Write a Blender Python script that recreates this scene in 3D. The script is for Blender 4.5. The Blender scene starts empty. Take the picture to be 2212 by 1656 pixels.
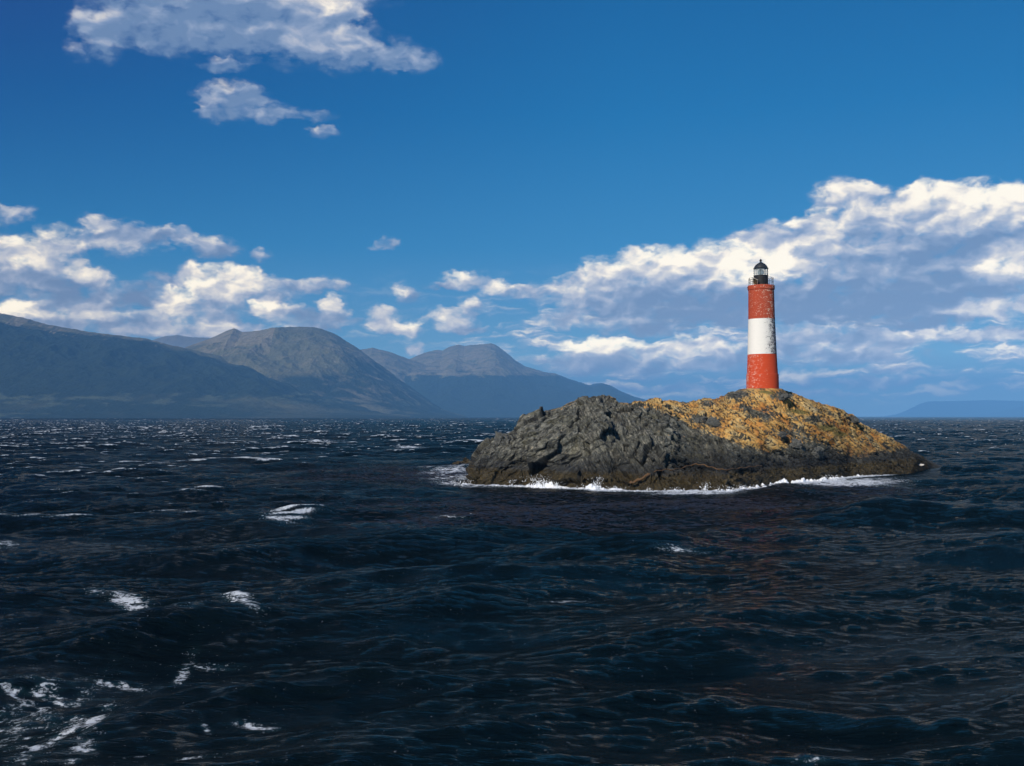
import bpy, bmesh, math, random
import numpy as np
from mathutils import Vector, Matrix, Euler

random.seed(7)
rng = np.random.default_rng(11)
SC = bpy.context.scene
COL = SC.collection

# ---------------------------------------------------------------- camera
# the photograph measured on a 2212 x 1656 grid: horizon row 900, focal length 2400 grid units, eye 5.6 m above the sea
F = 2400.0; CX, CY = 1106.0, 828.0; HOR = 900.0; H = 5.6
cam_d = bpy.data.cameras.new('camera'); cam = bpy.data.objects.new('camera', cam_d); COL.objects.link(cam)
cam_d.sensor_width = 36.0; cam_d.lens = 36.0 * F / 2212.0
cam_d.clip_start = 0.5; cam_d.clip_end = 200000.0
cam.location = (0, 0, H)
cam.rotation_euler = (math.radians(90) + math.atan((HOR - CY) / F), 0, 0)
SC.camera = cam

def W(px, py, y):
    """world point at depth y that the photograph shows at grid position (px, py)"""
    return ((px - CX) / F * y, y, H + (HOR - py) / F * y)

# ---------------------------------------------------------------- render settings
SC.view_settings.view_transform = 'Standard'
SC.view_settings.look = 'None'
SC.view_settings.gamma = 1.0
SC.view_settings.exposure = 0.0
SC.view_settings.use_curve_mapping = False
SC.render.engine = 'CYCLES'
cy = SC.cycles
cy.use_denoising = True
cy.use_adaptive_sampling = True
cy.adaptive_threshold = 0.015
cy.max_bounces = 6; cy.diffuse_bounces = 3; cy.glossy_bounces = 3; cy.transmission_bounces = 4; cy.volume_bounces = 2
cy.transparent_max_bounces = 12
cy.caustics_reflective = False; cy.caustics_refractive = False
cy.sample_clamp_indirect = 4.0

HAZE_D = 1.05e-4; HAZE_J = (.055, .19, .43)      # haze density and the colour it glows in daylight

# ---------------------------------------------------------------- sun
SUN_DIR = Vector((-0.50, -0.70, 0.56)).normalized()      # towards the sun: behind the camera, to the left
sun_el = math.asin(SUN_DIR.z)
sun_rot = math.atan2(SUN_DIR.x, SUN_DIR.y)
sd = bpy.data.lights.new('sun', 'SUN'); sd.energy = 4.6; sd.angle = math.radians(0.53); sd.color = (1.0, 0.93, 0.83)
so = bpy.data.objects.new('sun', sd); COL.objects.link(so)
so.rotation_euler = (-SUN_DIR).to_track_quat('-Z', 'Y').to_euler()

# ---------------------------------------------------------------- node helper
class NT:
    dim = '3D'
    def __init__(self, tree):
        self.t = tree; self.n = tree.nodes; self.l = tree.links
    def node(self, typ, **kw):
        nd = self.n.new(typ)
        for k, v in kw.items():
            setattr(nd, k, v)
        return nd
    def put(self, sock, v):
        if v is None: return
        if isinstance(v, bpy.types.NodeSocket): self.l.new(v, sock)
        else: sock.default_value = v
    def m(self, op, a, b=None, c=None, clamp=False):
        nd = self.node('ShaderNodeMath', operation=op, use_clamp=clamp)
        self.put(nd.inputs[0], a); self.put(nd.inputs[1], b)
        if c is not None: self.put(nd.inputs[2], c)
        return nd.outputs[0]
    def v(self, op, a, b=None, c=None):
        nd = self.node('ShaderNodeVectorMath', operation=op)
        self.put(nd.inputs[0], a)
        if b is not None: self.put(nd.inputs[1], b)
        if c is not None: self.put(nd.inputs[2], c)
        return nd.outputs['Value'] if op in ('DOT_PRODUCT', 'LENGTH') else nd.outputs[0]
    def scale(self, a, s):
        nd = self.node('ShaderNodeVectorMath', operation='SCALE')
        self.put(nd.inputs[0], a); self.put(nd.inputs['Scale'], s); return nd.outputs[0]
    def noise(self, vec, scale, detail=5, rough=0.55, dist=0.0, color=False, lac=2.0, typ='FBM'):
        nd = self.node('ShaderNodeTexNoise'); nd.noise_type = typ; nd.noise_dimensions = self.dim
        self.put(nd.inputs['Vector'], vec); nd.inputs['Scale'].default_value = scale
        nd.inputs['Detail'].default_value = detail; nd.inputs['Roughness'].default_value = rough
        nd.inputs['Distortion'].default_value = dist; nd.inputs['Lacunarity'].default_value = lac
        return nd.outputs['Color' if color else 'Fac']
    def voro(self, vec, scale, feature='F1', detail=0.0, rough=0.5, rand=1.0, out='Distance'):
        nd = self.node('ShaderNodeTexVoronoi', feature=feature, voronoi_dimensions=self.dim)
        self.put(nd.inputs['Vector'], vec); nd.inputs['Scale'].default_value = scale
        if 'Detail' in nd.inputs: nd.inputs['Detail'].default_value = detail; nd.inputs['Roughness'].default_value = rough
        nd.inputs['Randomness'].default_value = rand
        return nd.outputs[out]
    def ramp(self, fac, stops, interp='LINEAR'):
        nd = self.node('ShaderNodeValToRGB'); cr = nd.color_ramp; cr.interpolation = interp
        while len(cr.elements) < len(stops): cr.elements.new(0.5)
        for e, (p, c) in zip(cr.elements, stops):
            e.position = p; e.color = (*c, 1) if len(c) == 3 else c
        self.put(nd.inputs[0], fac); return nd.outputs[0]
    def sstep(self, x, a, b, lo=0.0, hi=1.0):
        nd = self.node('ShaderNodeMapRange', interpolation_type='SMOOTHSTEP')
        self.put(nd.inputs[0], x); nd.inputs[1].default_value = a; nd.inputs[2].default_value = b
        nd.inputs[3].default_value = lo; nd.inputs[4].default_value = hi; return nd.outputs[0]
    def lin(self, x, a, b, lo=0.0, hi=1.0, clamp=True):
        nd = self.node('ShaderNodeMapRange', clamp=clamp)
        self.put(nd.inputs[0], x); nd.inputs[1].default_value = a; nd.inputs[2].default_value = b
        nd.inputs[3].default_value = lo; nd.inputs[4].default_value = hi; return nd.outputs[0]
    def mix(self, f, a, b, mode='MIX'):
        nd = self.node('ShaderNodeMix', data_type='RGBA', blend_type=mode)
        self.put(nd.inputs[0], f)
        for s, x in ((nd.inputs[6], a), (nd.inputs[7], b)):
            if isinstance(x, tuple) and len(x) == 3: x = (*x, 1)
            self.put(s, x)
        return nd.outputs[2]
    def xyz(self, v):
        nd = self.node('ShaderNodeSeparateXYZ'); self.put(nd.inputs[0], v); return nd.outputs[0], nd.outputs[1], nd.outputs[2]
    def comb(self, x=0.0, y=0.0, z=0.0):
        nd = self.node('ShaderNodeCombineXYZ')
        for s, a in zip(nd.inputs, (x, y, z)): self.put(s, a)
        return nd.outputs[0]
    def attr(self, name):
        nd = self.node('ShaderNodeAttribute'); nd.attribute_name = name; return nd.outputs['Fac']

# ---------------------------------------------------------------- sky and clouds (world)
# clouds by direction: (column, row, half width, half height, weight, brightness) on the measuring grid
CLOUDS = [
 (205,48,62,42,.9,.30),(326,50,140,48,1,.20),(420,10,200,70,1,.16),(582,45,170,72,1,.18),(675,15,100,90,1,.85),(722,88,100,50,1,.40),
 (815,112,80,32,.9,.28),(885,125,58,22,.8,.30),(480,135,60,14,.5,.3),(200,100,60,28,.4,.3),(500,-70,330,80,1,.5),
 (500,212,72,36,.9,.28),(556,235,62,26,.8,.30),(450,240,34,24,.6,.4),(650,243,70,14,.33,.4),(700,280,34,12,.4,.35),
 (29,462,48,17,.6,.6),(252,512,92,38,.9,.55),(205,474,32,20,.6,.5),(355,505,66,17,.6,.45),(452,534,66,26,.8,.5),(569,552,26,18,.5,.4),
 (126,533,60,42,.95,.75),(47,562,78,50,1,.9),(18,596,100,36,1,.55),(119,603,70,38,1,.15),(202,612,48,30,.9,.7),(162,588,22,22,.9,1.0),
 (360,603,55,15,.5,.35),(414,590,42,24,.8,.55),(462,621,74,42,1,1.0),(525,614,52,32,1,.85),(594,624,66,26,.8,.5),(684,617,75,16,.55,.5),
 (306,637,66,22,.9,.05),(362,650,42,32,1,1.1),(180,657,130,28,.9,.4),(468,662,90,26,.9,.4),(583,664,36,26,.95,.95),(641,670,50,20,.8,.55),
 (724,669,30,27,.9,.75),(684,697,85,18,.8,.4),(30,662,52,24,.9,1.1),(144,690,160,22,.9,.6),(324,702,240,30,.85,.45),(440,712,180,18,.8,.85),
 (830,522,28,13,.55,.6),(879,632,32,24,.55,.5),(830,687,38,22,.8,.8),(883,710,32,18,.85,.9),(846,705,46,18,.7,.45),(1001,605,46,17,.7,.8),
 (1066,622,46,16,.65,.7),(944,613,44,8,.45,.5),(1020,664,24,24,.75,.6),(974,694,52,22,.75,.7),(1004,706,50,11,.7,.5),(900,754,26,13,.45,.4),
 (1135,630,60,13,.75,.6),(1237,613,72,20,.9,.85),(1298,598,62,24,.9,.9),(1359,582,80,36,1,.95),(1298,656,115,38,.9,.4),(1400,632,140,60,1,.28),
 (1460,575,85,36,1,1.05),(1541,580,90,55,1,.9),(1521,668,150,42,1,.05),(1216,690,52,20,.7,.6),(1399,705,125,22,.75,.35),
 (1318,748,112,17,1,1.15),(1277,786,115,26,.85,.4),(1399,782,120,30,.85,.5),(1493,748,58,24,.9,.8),(1562,772,85,34,.85,.5),(1155,776,80,12,.45,.5),
 (1318,836,110,9,.55,.6),(1440,842,120,11,.5,.5),
 (1830,414,64,32,.8,.75),(1871,450,90,46,1,.75),(1969,424,38,24,.9,.9),(2051,432,105,42,1,1.15),(2150,445,95,48,1,1.1),(2002,466,165,52,1,.7),
 (2225,462,80,60,1,.7),(1784,461,24,18,.7,.9),(1752,485,50,20,.85,.9),(1641,513,66,22,.8,.55),(1710,515,80,36,.95,.7),(1792,540,110,55,1,.65),
 (1645,572,105,52,1,1.25),(1920,540,170,78,1,.4),(2084,525,150,62,1,.25),(2162,575,82,56,1,1.15),(1986,622,240,66,1,.18),(1756,644,215,50,1,.05),
 (1887,667,215,34,1,-.05),(2117,668,130,24,1,.85),(1953,692,150,20,.9,.3),(1723,687,110,14,.8,.5),(2117,722,200,20,.9,.4),(1920,736,100,22,.9,.65),
 (1969,728,46,15,.9,1.0),(2100,724,42,15,.9,1.0),(2190,727,42,16,.9,1.05),(1756,733,170,32,.9,.42),(1822,768,175,22,.85,.38),(1789,756,36,15,.8,.7),
 (1740,808,56,18,.8,.75),(1920,799,62,8,.55,.6),(1822,826,150,11,.6,.5),(1903,823,80,11,.55,.55),(2008,805,30,9,.45,.5),(1772,850,90,8,.4,.45),
 (2077,815,26,6,.4,.5),(2300,560,120,150,1,.5),(-90,560,110,110,1,.5),
]
wd = bpy.data.worlds.new('World'); SC.world = wd; wd.use_nodes = True
wd.cycles.sampling_method = 'MANUAL'; wd.cycles.sample_map_resolution = 512
wt = NT(wd.node_tree); wt.dim = '2D'; wt.n.clear()
sky = wt.node('ShaderNodeTexSky', sky_type='NISHITA', sun_disc=False)
sky.sun_elevation = sun_el; sky.sun_rotation = sun_rot
sky.altitude = 0; sky.air_density = 1.0; sky.dust_density = 0.35; sky.ozone_density = 2.6
tc = wt.node('ShaderNodeTexCoord'); D = tc.outputs['Generated']
dx, dy, dz = wt.xyz(D)
az = wt.m('ARCTAN2', dx, dy); el = wt.m('ARCSINE', dz)
def ae(px, py):
    x, y, z = px - CX, F, HOR - py
    return math.atan2(x, y) * 24.0, math.asin(z / math.sqrt(x * x + y * y + z * z)) * 24.0     # units of 100 grid cells
P0 = wt.comb(wt.m('MULTIPLY', az, 24.0), wt.m('MULTIPLY', el, 24.0), 0.0)
stretch = (1.0, 1.7, 1.0)
Q = wt.v('MULTIPLY', P0, stretch)
w1 = wt.v('SUBTRACT', wt.noise(Q, 1.3, 3, .5, color=True), (.5, .5, .5))
w2 = wt.v('SUBTRACT', wt.noise(Q, 4.2, 4, .52, color=True), (.5, .5, .5))
P = wt.v('MULTIPLY_ADD', w1, (.75, .42, 0.), P0)
P = wt.v('MULTIPLY_ADD', w2, (.20, .13, 0.), P)
S = None; LS = None; WS = None
for ci, (px, py, rx, ry, w, b) in enumerate(CLOUDS):
    if ci % 5 == 4:          # keeps the node chain serial so that the shader fits its stack
        P = wt.v('ADD', P, wt.scale(P0, wt.m('MULTIPLY', S, 1e-7)))
    a, e = ae(px, py); k = math.cos(math.atan((px - CX) / F))
    rx_, ry_ = rx / 100 * 1.28 * k * k, ry / 100 * 1.28 * k
    q = wt.v('MULTIPLY_ADD', P, (1 / rx_, 1 / ry_, 0), (-a / rx_, -e / ry_, 0))
    d = wt.v('DOT_PRODUCT', q, q)
    f = wt.m('MULTIPLY_ADD', d, -(w * .6 + .4), w * .6 + .4, clamp=True)
    g = wt.m('MULTIPLY', f, f)
    lt = wt.m('ADD', wt.v('DOT_PRODUCT', q, (-.14, .30, 0)), b)  # brighter upper left, darker underside: cloud light and shade put into colour
    LS = wt.m('MULTIPLY', g, lt) if LS is None else wt.m('MULTIPLY_ADD', g, lt, LS)
    WS = g if WS is None else wt.m('ADD', WS, g)
    S = f if S is None else wt.m('ADD', S, wt.m('MULTIPLY', f, wt.m('SUBTRACT', 1.0, S)))
L0 = wt.m('DIVIDE', LS, wt.m('MAXIMUM', WS, .0005))
NQ = wt.v('ADD', Q, wt.scale(w1, .6))
NQ2 = wt.v('ADD', NQ, (-.10, .22, 0))
n1 = wt.noise(NQ, 1.7, 7, .50)
na = wt.noise(NQ, 1.35, 3.0, .45); nb = wt.noise(NQ2, 1.35, 3.0, .45)
bil = wt.voro(wt.v('ADD', Q, wt.scale(w2, .45)), 2.3, 'F1', 1.0, .5)
gate = wt.m('MULTIPLY', S, 2.2, clamp=True)
nn = wt.m('MULTIPLY_ADD', wt.m('SUBTRACT', .40, bil), .46, wt.m('MULTIPLY', wt.m('SUBTRACT', n1, .5), 1.45))
DD = wt.m('MULTIPLY_ADD', nn, gate, S)
alpha = wt.sstep(DD, -.04, .84)
rel = wt.m('MULTIPLY', wt.m('SUBTRACT', na, nb), 1.35)  # puffs lightened on their sunward side, again by colour
L = wt.m('ADD', wt.m('ADD', L0, rel), wt.m('MULTIPLY_ADD', nn, .16, -.12))
ccol = wt.ramp(L, [(0.0, (.14, .25, .45)), (.25, (.22, .325, .52)), (.48, (.37, .445, .60)), (.70, (.63, .64, .68)), (.86, (.92, .86, .78)), (1.0, (1.02, .96, .84))], 'B_SPLINE')
# haze tint mixed into the colour of the lowest clouds
air = wt.lin(el, .0, .08, .22, .0)
grad = wt.ramp(el, [(0.0, (.16, .31, .54)), (.06, (.100, .26, .51)), (.15, (.032, .205, .47)), (.27, (.006, .150, .40)), (.38, (.003, .113, .335)), (1.0, (.002, .05, .20))])
hs = wt.node('ShaderNodeHueSaturation'); hs.inputs['Saturation'].default_value = 1.15
wt.l.new(sky.outputs[0], hs.inputs['Color'])
skyn = wt.mix(1.0, hs.outputs[0], (.030, .080, .098), 'MULTIPLY')
skyc = wt.mix(wt.lin(el, 0, .4, .92, .75), skyn, grad)
azd = wt.lin(az, -.45, .1, 1.0, 0.0)
skyc = wt.mix(wt.m('MULTIPLY', azd, wt.lin(el, .12, .36, 0, .85)), skyc, (.020, .075, .27))
cc = wt.mix(air, ccol, (.22, .35, .60))
# thin broken streaks low over the horizon, mostly to the right
sv = wt.v('MULTIPLY_ADD', w1, (.8, .35, 0), P0)
s1_ = wt.noise(wt.v('MULTIPLY', sv, (.95, 3.6, 1)), 1.0, 5, .50)
s2_ = wt.noise(wt.v('MULTIPLY', wt.v('ADD', sv, (-.04, .035, 0)), (.95, 3.6, 1)), 1.0, 5, .50)
lowm = wt.m('MULTIPLY', wt.m('MULTIPLY', wt.sstep(el, .006, .03), wt.sstep(el, .14, .07)), wt.sstep(az, -.10, .06, .25, 1.0))
a2_ = wt.m('MULTIPLY', wt.sstep(s1_, .42, .72), wt.m('MULTIPLY', lowm, .80))
c2_ = wt.ramp(wt.m('MULTIPLY_ADD', wt.m('SUBTRACT', s1_, s2_), 2.6, wt.m('SUBTRACT', s1_, .12)), [(.2, (.23, .34, .56)), (.5, (.40, .47, .62)), (.8, (.82, .78, .74))])
skyc = wt.mix(a2_, skyc, c2_)
fin = wt.mix(wt.m('MULTIPLY', alpha, .97), skyc, cc)
# the sky is seen through the haze box: make up for what the air there takes away and adds
od = wt.m('MINIMUM', wt.m('DIVIDE', HAZE_D * 800., wt.m('MAXIMUM', wt.m('ABSOLUTE', dz), .0001)), HAZE_D * 24000.)
Tr = wt.m('MAXIMUM', wt.m('POWER', 2.71828, wt.m('MULTIPLY', od, -1.0)), .22)
gi = wt.scale(HAZE_J, wt.m('SUBTRACT', 1.0, Tr))
fin = wt.v('MAXIMUM', wt.scale(wt.v('SUBTRACT', fin, gi), wt.m('DIVIDE', 1.0, Tr)), (.001, .02, .05))
bg = wt.node('ShaderNodeBackground'); bg.inputs['Strength'].default_value = 1.0
wt.l.new(fin, bg.inputs['Color'])
ow = wt.node('ShaderNodeOutputWorld'); wt.l.new(bg.outputs[0], ow.inputs[0])

# ---------------------------------------------------------------- numpy noise
def _hash(ix, iy, iz, seed=0):
    h = (ix.astype(np.uint32) * np.uint32(374761393) + iy.astype(np.uint32) * np.uint32(668265263)
         + iz.astype(np.uint32) * np.uint32(2147483647) + np.uint32((seed * 974711 + 12345) & 0xffffffff))
    h = (h ^ (h >> np.uint32(13))) * np.uint32(1274126177)
    h = (h ^ (h >> np.uint32(16))) * np.uint32(2246822519)
    return h ^ (h >> np.uint32(15))
def hrand(ix, iy, iz, seed=0):
    return _hash(ix, iy, iz, seed).astype(np.float32) / np.float32(4294967296.0)
def perlin(x, y, z=None, seed=0):
    """gradient noise, about -0.7 .. 0.7"""
    x = np.asarray(x, np.float32); y = np.asarray(y, np.float32)
    if z is None:
        xi = np.floor(x); yi = np.floor(y); fx = x - xi; fy = y - yi
        xi = xi.astype(np.int64); yi = yi.astype(np.int64); zz = np.zeros_like(xi)
        u = fx * fx * fx * (fx * (fx * 6 - 15) + 10); v = fy * fy * fy * (fy * (fy * 6 - 15) + 10)
        def g(ox, oy):
            a = hrand(xi + ox, yi + oy, zz, seed) * np.float32(6.2831853)
            return np.cos(a) * (fx - ox) + np.sin(a) * (fy - oy)
        a = g(0, 0); b = g(1, 0); c = g(0, 1); d = g(1, 1)
        return (a + u * (b - a)) * (1 - v) + (c + u * (d - c)) * v
    z = np.asarray(z, np.float32)
    xi = np.floor(x); yi = np.floor(y); zi = np.floor(z); fx = x - xi; fy = y - yi; fz = z - zi
    xi = xi.astype(np.int64); yi = yi.astype(np.int64); zi = zi.astype(np.int64)
    u = fx * fx * fx * (fx * (fx * 6 - 15) + 10); v = fy * fy * fy * (fy * (fy * 6 - 15) + 10); w = fz * fz * fz * (fz * (fz * 6 - 15) + 10)
    def g(ox, oy, oz):
        h = _hash(xi + ox, yi + oy, zi + oz, seed)
        a = (h & np.uint32(0xffff)).astype(np.float32) * np.float32(6.2831853 / 65536)
        c = (h >> np.uint32(16)).astype(np.float32) * np.float32(2 / 65536) - 1
        s = np.sqrt(1 - c * c)
        return np.cos(a) * s * (fx - ox) + np.sin(a) * s * (fy - oy) + c * (fz - oz)
    def l(a, b, t): return a + t * (b - a)
    return l(l(l(g(0,0,0), g(1,0,0), u), l(g(0,1,0), g(1,1,0), u), v), l(l(g(0,0,1), g(1,0,1), u), l(g(0,1,1), g(1,1,1), u), v), w)
def fbm(x, y, z=None, oct=5, rough=.5, seed=0, ridged=False):
    s = 0; a = 1.0; t = 0
    for o in range(oct):
        k = 2.03 ** o
        n = perlin(x * k + 17.3 * o, y * k - 9.1 * o, None if z is None else z * k + 5.7 * o, seed + o)
        if ridged: n = 1 - np.abs(n) * 2.6
        s = s + a * n; t += a; a *= rough
    return s / t
def sstep(x, a, b):
    t = np.clip((x - a) / (b - a), 0, 1); return t * t * (3 - 2 * t)
def blocks(x, y, z, seed=0, tilt=.5):
    """fractured rock: every Voronoi cell is a facet with its own height and tilt; returns (facet value, edge distance)"""
    x = np.asarray(x, np.float32); y = np.asarray(y, np.float32); z = np.asarray(z, np.float32)
    xi = np.floor(x).astype(np.int64); yi = np.floor(y).astype(np.int64); zi = np.floor(z).astype(np.int64)
    f1 = np.full(x.shape, 9., np.float32); f2 = f1.copy()
    hid = np.zeros(x.shape, np.uint32); dd = [np.zeros(x.shape, np.float32) for _ in range(3)]
    k = np.float32(1 / 1024.)
    for a in (-1, 0, 1):
        for b in (-1, 0, 1):
            for c in (-1, 0, 1):
                h = _hash(xi + a, yi + b, zi + c, seed)
                ddx = x - (xi + a).astype(np.float32) - (h & np.uint32(1023)).astype(np.float32) * k
                ddy = y - (yi + b).astype(np.float32) - ((h >> np.uint32(10)) & np.uint32(1023)).astype(np.float32) * k
                ddz = z - (zi + c).astype(np.float32) - ((h >> np.uint32(20)) & np.uint32(1023)).astype(np.float32) * k
                d = ddx * ddx + ddy * ddy + ddz * ddz
                m = d < f1
                f2 = np.where(m, f1, np.minimum(f2, d)); f1 = np.where(m, d, f1); hid = np.where(m, h, hid)
                dd[0] = np.where(m, ddx, dd[0]); dd[1] = np.where(m, ddy, dd[1]); dd[2] = np.where(m, ddz, dd[2])
    h = (hid ^ (hid >> np.uint32(15))) * np.uint32(2654435761); h = h ^ (h >> np.uint32(13))
    g = [((h >> np.uint32(s_)) & np.uint32(255)).astype(np.float32) / 255 - np.float32(.5) for s_ in (0, 8, 16, 24)]
    val = g[0] + tilt * 2 * (g[1] * dd[0] + g[2] * dd[1] + g[3] * dd[2])
    return val, np.sqrt(f2) - np.sqrt(f1)

# ---------------------------------------------------------------- mesh helpers
def grid_mesh(name, V, nr, nc, mat, attrs=None, smooth=True, closed=False, parent=None):
    """V is (nr*nc, 3); quads between neighbouring rows and columns"""
    me = bpy.data.meshes.new(name)
    i = np.arange(nr - 1)[:, None]; j = np.arange(nc if closed else nc - 1)[None, :]
    j2 = (j + 1) % nc
    q = np.stack([i * nc + j, i * nc + j2, (i + 1) * nc + j2, (i + 1) * nc + j], -1).reshape(-1, 4).astype(np.int32)
    me.vertices.add(len(V)); me.vertices.foreach_set('co', np.ascontiguousarray(V, np.float32).ravel())
    me.loops.add(q.size); me.loops.foreach_set('vertex_index', q.ravel())
    me.polygons.add(len(q)); me.polygons.foreach_set('loop_start', np.arange(0, q.size, 4, dtype=np.int32))
    me.polygons.foreach_set('use_smooth', np.full(len(q), smooth))
    me.update(calc_edges=True)
    for k, a in (attrs or {}).items():
        at = me.attributes.new(k, 'FLOAT', 'POINT'); at.data.foreach_set('value', np.ascontiguousarray(a, np.float32).ravel())
    me.materials.append(mat)
    o = bpy.data.objects.new(name, me); COL.objects.link(o)
    if parent: o.parent = parent
    return o
def poly_mesh(name, verts, faces, mat, smooth=False, parent=None, attrs=None):
    me = bpy.data.meshes.new(name); me.from_pydata([tuple(v) for v in verts], [], faces)
    me.polygons.foreach_set('use_smooth', np.full(len(faces), smooth)); me.update()
    for k, a in (attrs or {}).items():
        at = me.attributes.new(k, 'FLOAT', 'POINT'); at.data.foreach_set('value', np.ascontiguousarray(a, np.float32).ravel())
    me.materials.append(mat)
    o = bpy.data.objects.new(name, me); COL.objects.link(o)
    if parent: o.parent = parent
    return o
def bm_obj(name, bm, mat, parent=None, smooth=False):
    me = bpy.data.meshes.new(name); bm.to_mesh(me); bm.free(); me.materials.append(mat)
    me.polygons.foreach_set('use_smooth', np.full(len(me.polygons), smooth)); me.update()
    o = bpy.data.objects.new(name, me); COL.objects.link(o)
    if parent: o.parent = parent
    return o
def tag(o, label=None, cat=None, group=None, kind=None):
    for k, v in (('label', label), ('category', cat), ('group', group), ('kind', kind)):
        if v: o[k] = v
    return o
def material(name):
    m = bpy.data.materials.new(name); m.use_nodes = True; t = NT(m.node_tree); t.n.clear()
    out = t.node('ShaderNodeOutputMaterial'); p = t.node('ShaderNodeBsdfPrincipled'); t.l.new(p.outputs[0], out.inputs[0])
    return m, t, p, out
def bump(t, h, dist, strength=1.0, normal=None):
    b = t.node('ShaderNodeBump'); t.put(b.inputs['Height'], h); t.put(b.inputs['Distance'], dist); t.put(b.inputs['Strength'], strength)
    if normal is not None: t.l.new(normal, b.inputs['Normal'])
    return b.outputs[0]
def interp(px, pts):
    p = np.array(pts, float); return np.interp(px, p[:, 0], p[:, 1])

# ---------------------------------------------------------------- mountains
def ridge_material(name, kind):
    m, t, p, out = material(name)
    geo = t.node('ShaderNodeNewGeometry'); pos = geo.outputs['Position']
    px, py, pz = t.xyz(pos)
    n = t.noise(pos, .0016, 7, .62); n2 = t.noise(pos, .009, 6, .65); n3 = t.noise(t.v('MULTIPLY', pos, (1, 1, 3.)), .03, 4, .6)
    tree = t.attr('tree'); rock = t.attr('rock')
    grass = t.mix(n2, (.090, .098, .042), (.20, .17, .085))
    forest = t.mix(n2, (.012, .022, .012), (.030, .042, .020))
    bare = t.mix(n2, (.20, .165, .085), (.34, .28, .18))
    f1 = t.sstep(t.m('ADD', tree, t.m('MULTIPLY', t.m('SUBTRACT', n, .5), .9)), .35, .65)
    f2 = t.sstep(t.m('ADD', rock, t.m('MULTIPLY', t.m('SUBTRACT', n2, .5), 1.0)), .42, .72)
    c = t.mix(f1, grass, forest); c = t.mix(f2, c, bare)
    meadow = t.sstep(t.m('ADD', t.attr('meadow'), t.m('MULTIPLY', t.m('SUBTRACT', n2, .5), .8)), .4, .7)
    c = t.mix(meadow, c, (.085, .10, .055))
    c = t.mix(t.m('MULTIPLY', n3, .22), c, (.02, .02, .015))
    t.l.new(c, p.inputs['Base Color']); p.inputs['Roughness'].default_value = .95; p.inputs['Specular IOR Level'].default_value = .1
    t.l.new(bump(t, t.m('ADD', n2, t.m('MULTIPLY', n3, .3)), 60.0, .5), p.inputs['Normal'])
    return m
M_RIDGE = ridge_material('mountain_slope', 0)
def ridge(name, sil, yc, yf, seed, nc=900, nr=260, amp=.12, scale=900., prof=1.0, tree=None, rock=None, meadow=None, foot=None, back=1.0):
    """a mountain: skyline at depth yc, shore at depth yf, and a far side that falls back to the water"""
    sil = np.array(sil, float)
    px = np.linspace(sil[0, 0], sil[-1, 0], nc)
    py = np.interp(px, sil[:, 0], sil[:, 1])
    zc = np.maximum(H + (HOR - py) / F * yc, 0.5)
    tt = np.concatenate([np.linspace(0, 1, nr), 1 + np.linspace(0, 1, nr // 3)[1:]])
    T, PX = np.meshgrid(tt, px, indexing='ij'); ZC = np.broadcast_to(zc, T.shape)
    YF = yf if foot is None else interp(PX, foot)
    Y = np.where(T <= 1, YF + (yc - YF) * T, yc + (T - 1) * (yc - yf) * back)
    X = (PX - CX) / F * yc * (0.25 + .75 * (Y / yc))         # the flanks run roughly along the view
    tf = np.clip(T, 0, 1)
    S = np.where(T <= 1, np.sin(tf * math.pi / 2) ** (1.15 * prof) * .55 + tf ** (1.3 * prof) * .45, 1 - (T - 1) ** 1.2)
    env = np.sin(np.clip(T, 0, 1) * math.pi) ** .8
    r = fbm(X / scale, Y / scale * .6, oct=6, rough=.52, seed=seed, ridged=True) - .45
    r2 = fbm(X / (scale * .3), Y / (scale * .3), oct=4, rough=.55, seed=seed + 9)
    Z = ZC * S + ZC.max() * amp * r * env * np.clip(S * 2.2, 0, 1) * (ZC / ZC.max()) ** .5 + ZC.max() * amp * .25 * r2 * env * S
    Z = Z + np.where(np.abs(T - 1) < .06, 0, 0)
    crest = fbm(PX / 14., PX * 0, oct=5, rough=.6, seed=seed + 3) * ZC.max() * .012 * np.exp(-((T - 1) / .12) ** 2)
    Z = Z + crest * (ZC > 20)
    Z = np.where((T >= 1.999) | (T <= 0.0001), -8.0, np.maximum(Z, -8.0))
    rel = Z / ZC.max()
    PY = HOR - (Z - H) / Y * F
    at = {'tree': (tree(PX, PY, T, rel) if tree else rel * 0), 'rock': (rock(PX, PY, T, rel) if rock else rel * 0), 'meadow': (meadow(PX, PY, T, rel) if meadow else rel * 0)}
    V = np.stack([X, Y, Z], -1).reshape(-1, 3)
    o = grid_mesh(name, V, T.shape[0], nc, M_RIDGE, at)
    tag(o, kind='structure'); return o
one = lambda v: (lambda px, py, t, r: np.full(px.shape, v))
LEFT = [(-900,640),(-500,640),(-200,652),(0,677),(46,686),(95,700),(133,707),(190,717),(244,724),(316,732),(362,745),(404,753),(442,762.5),(480,770),(514,780),(552,791),(583,802.5),(648,827),(762,868),(838,893),(880,899),(900,902)]
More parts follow.
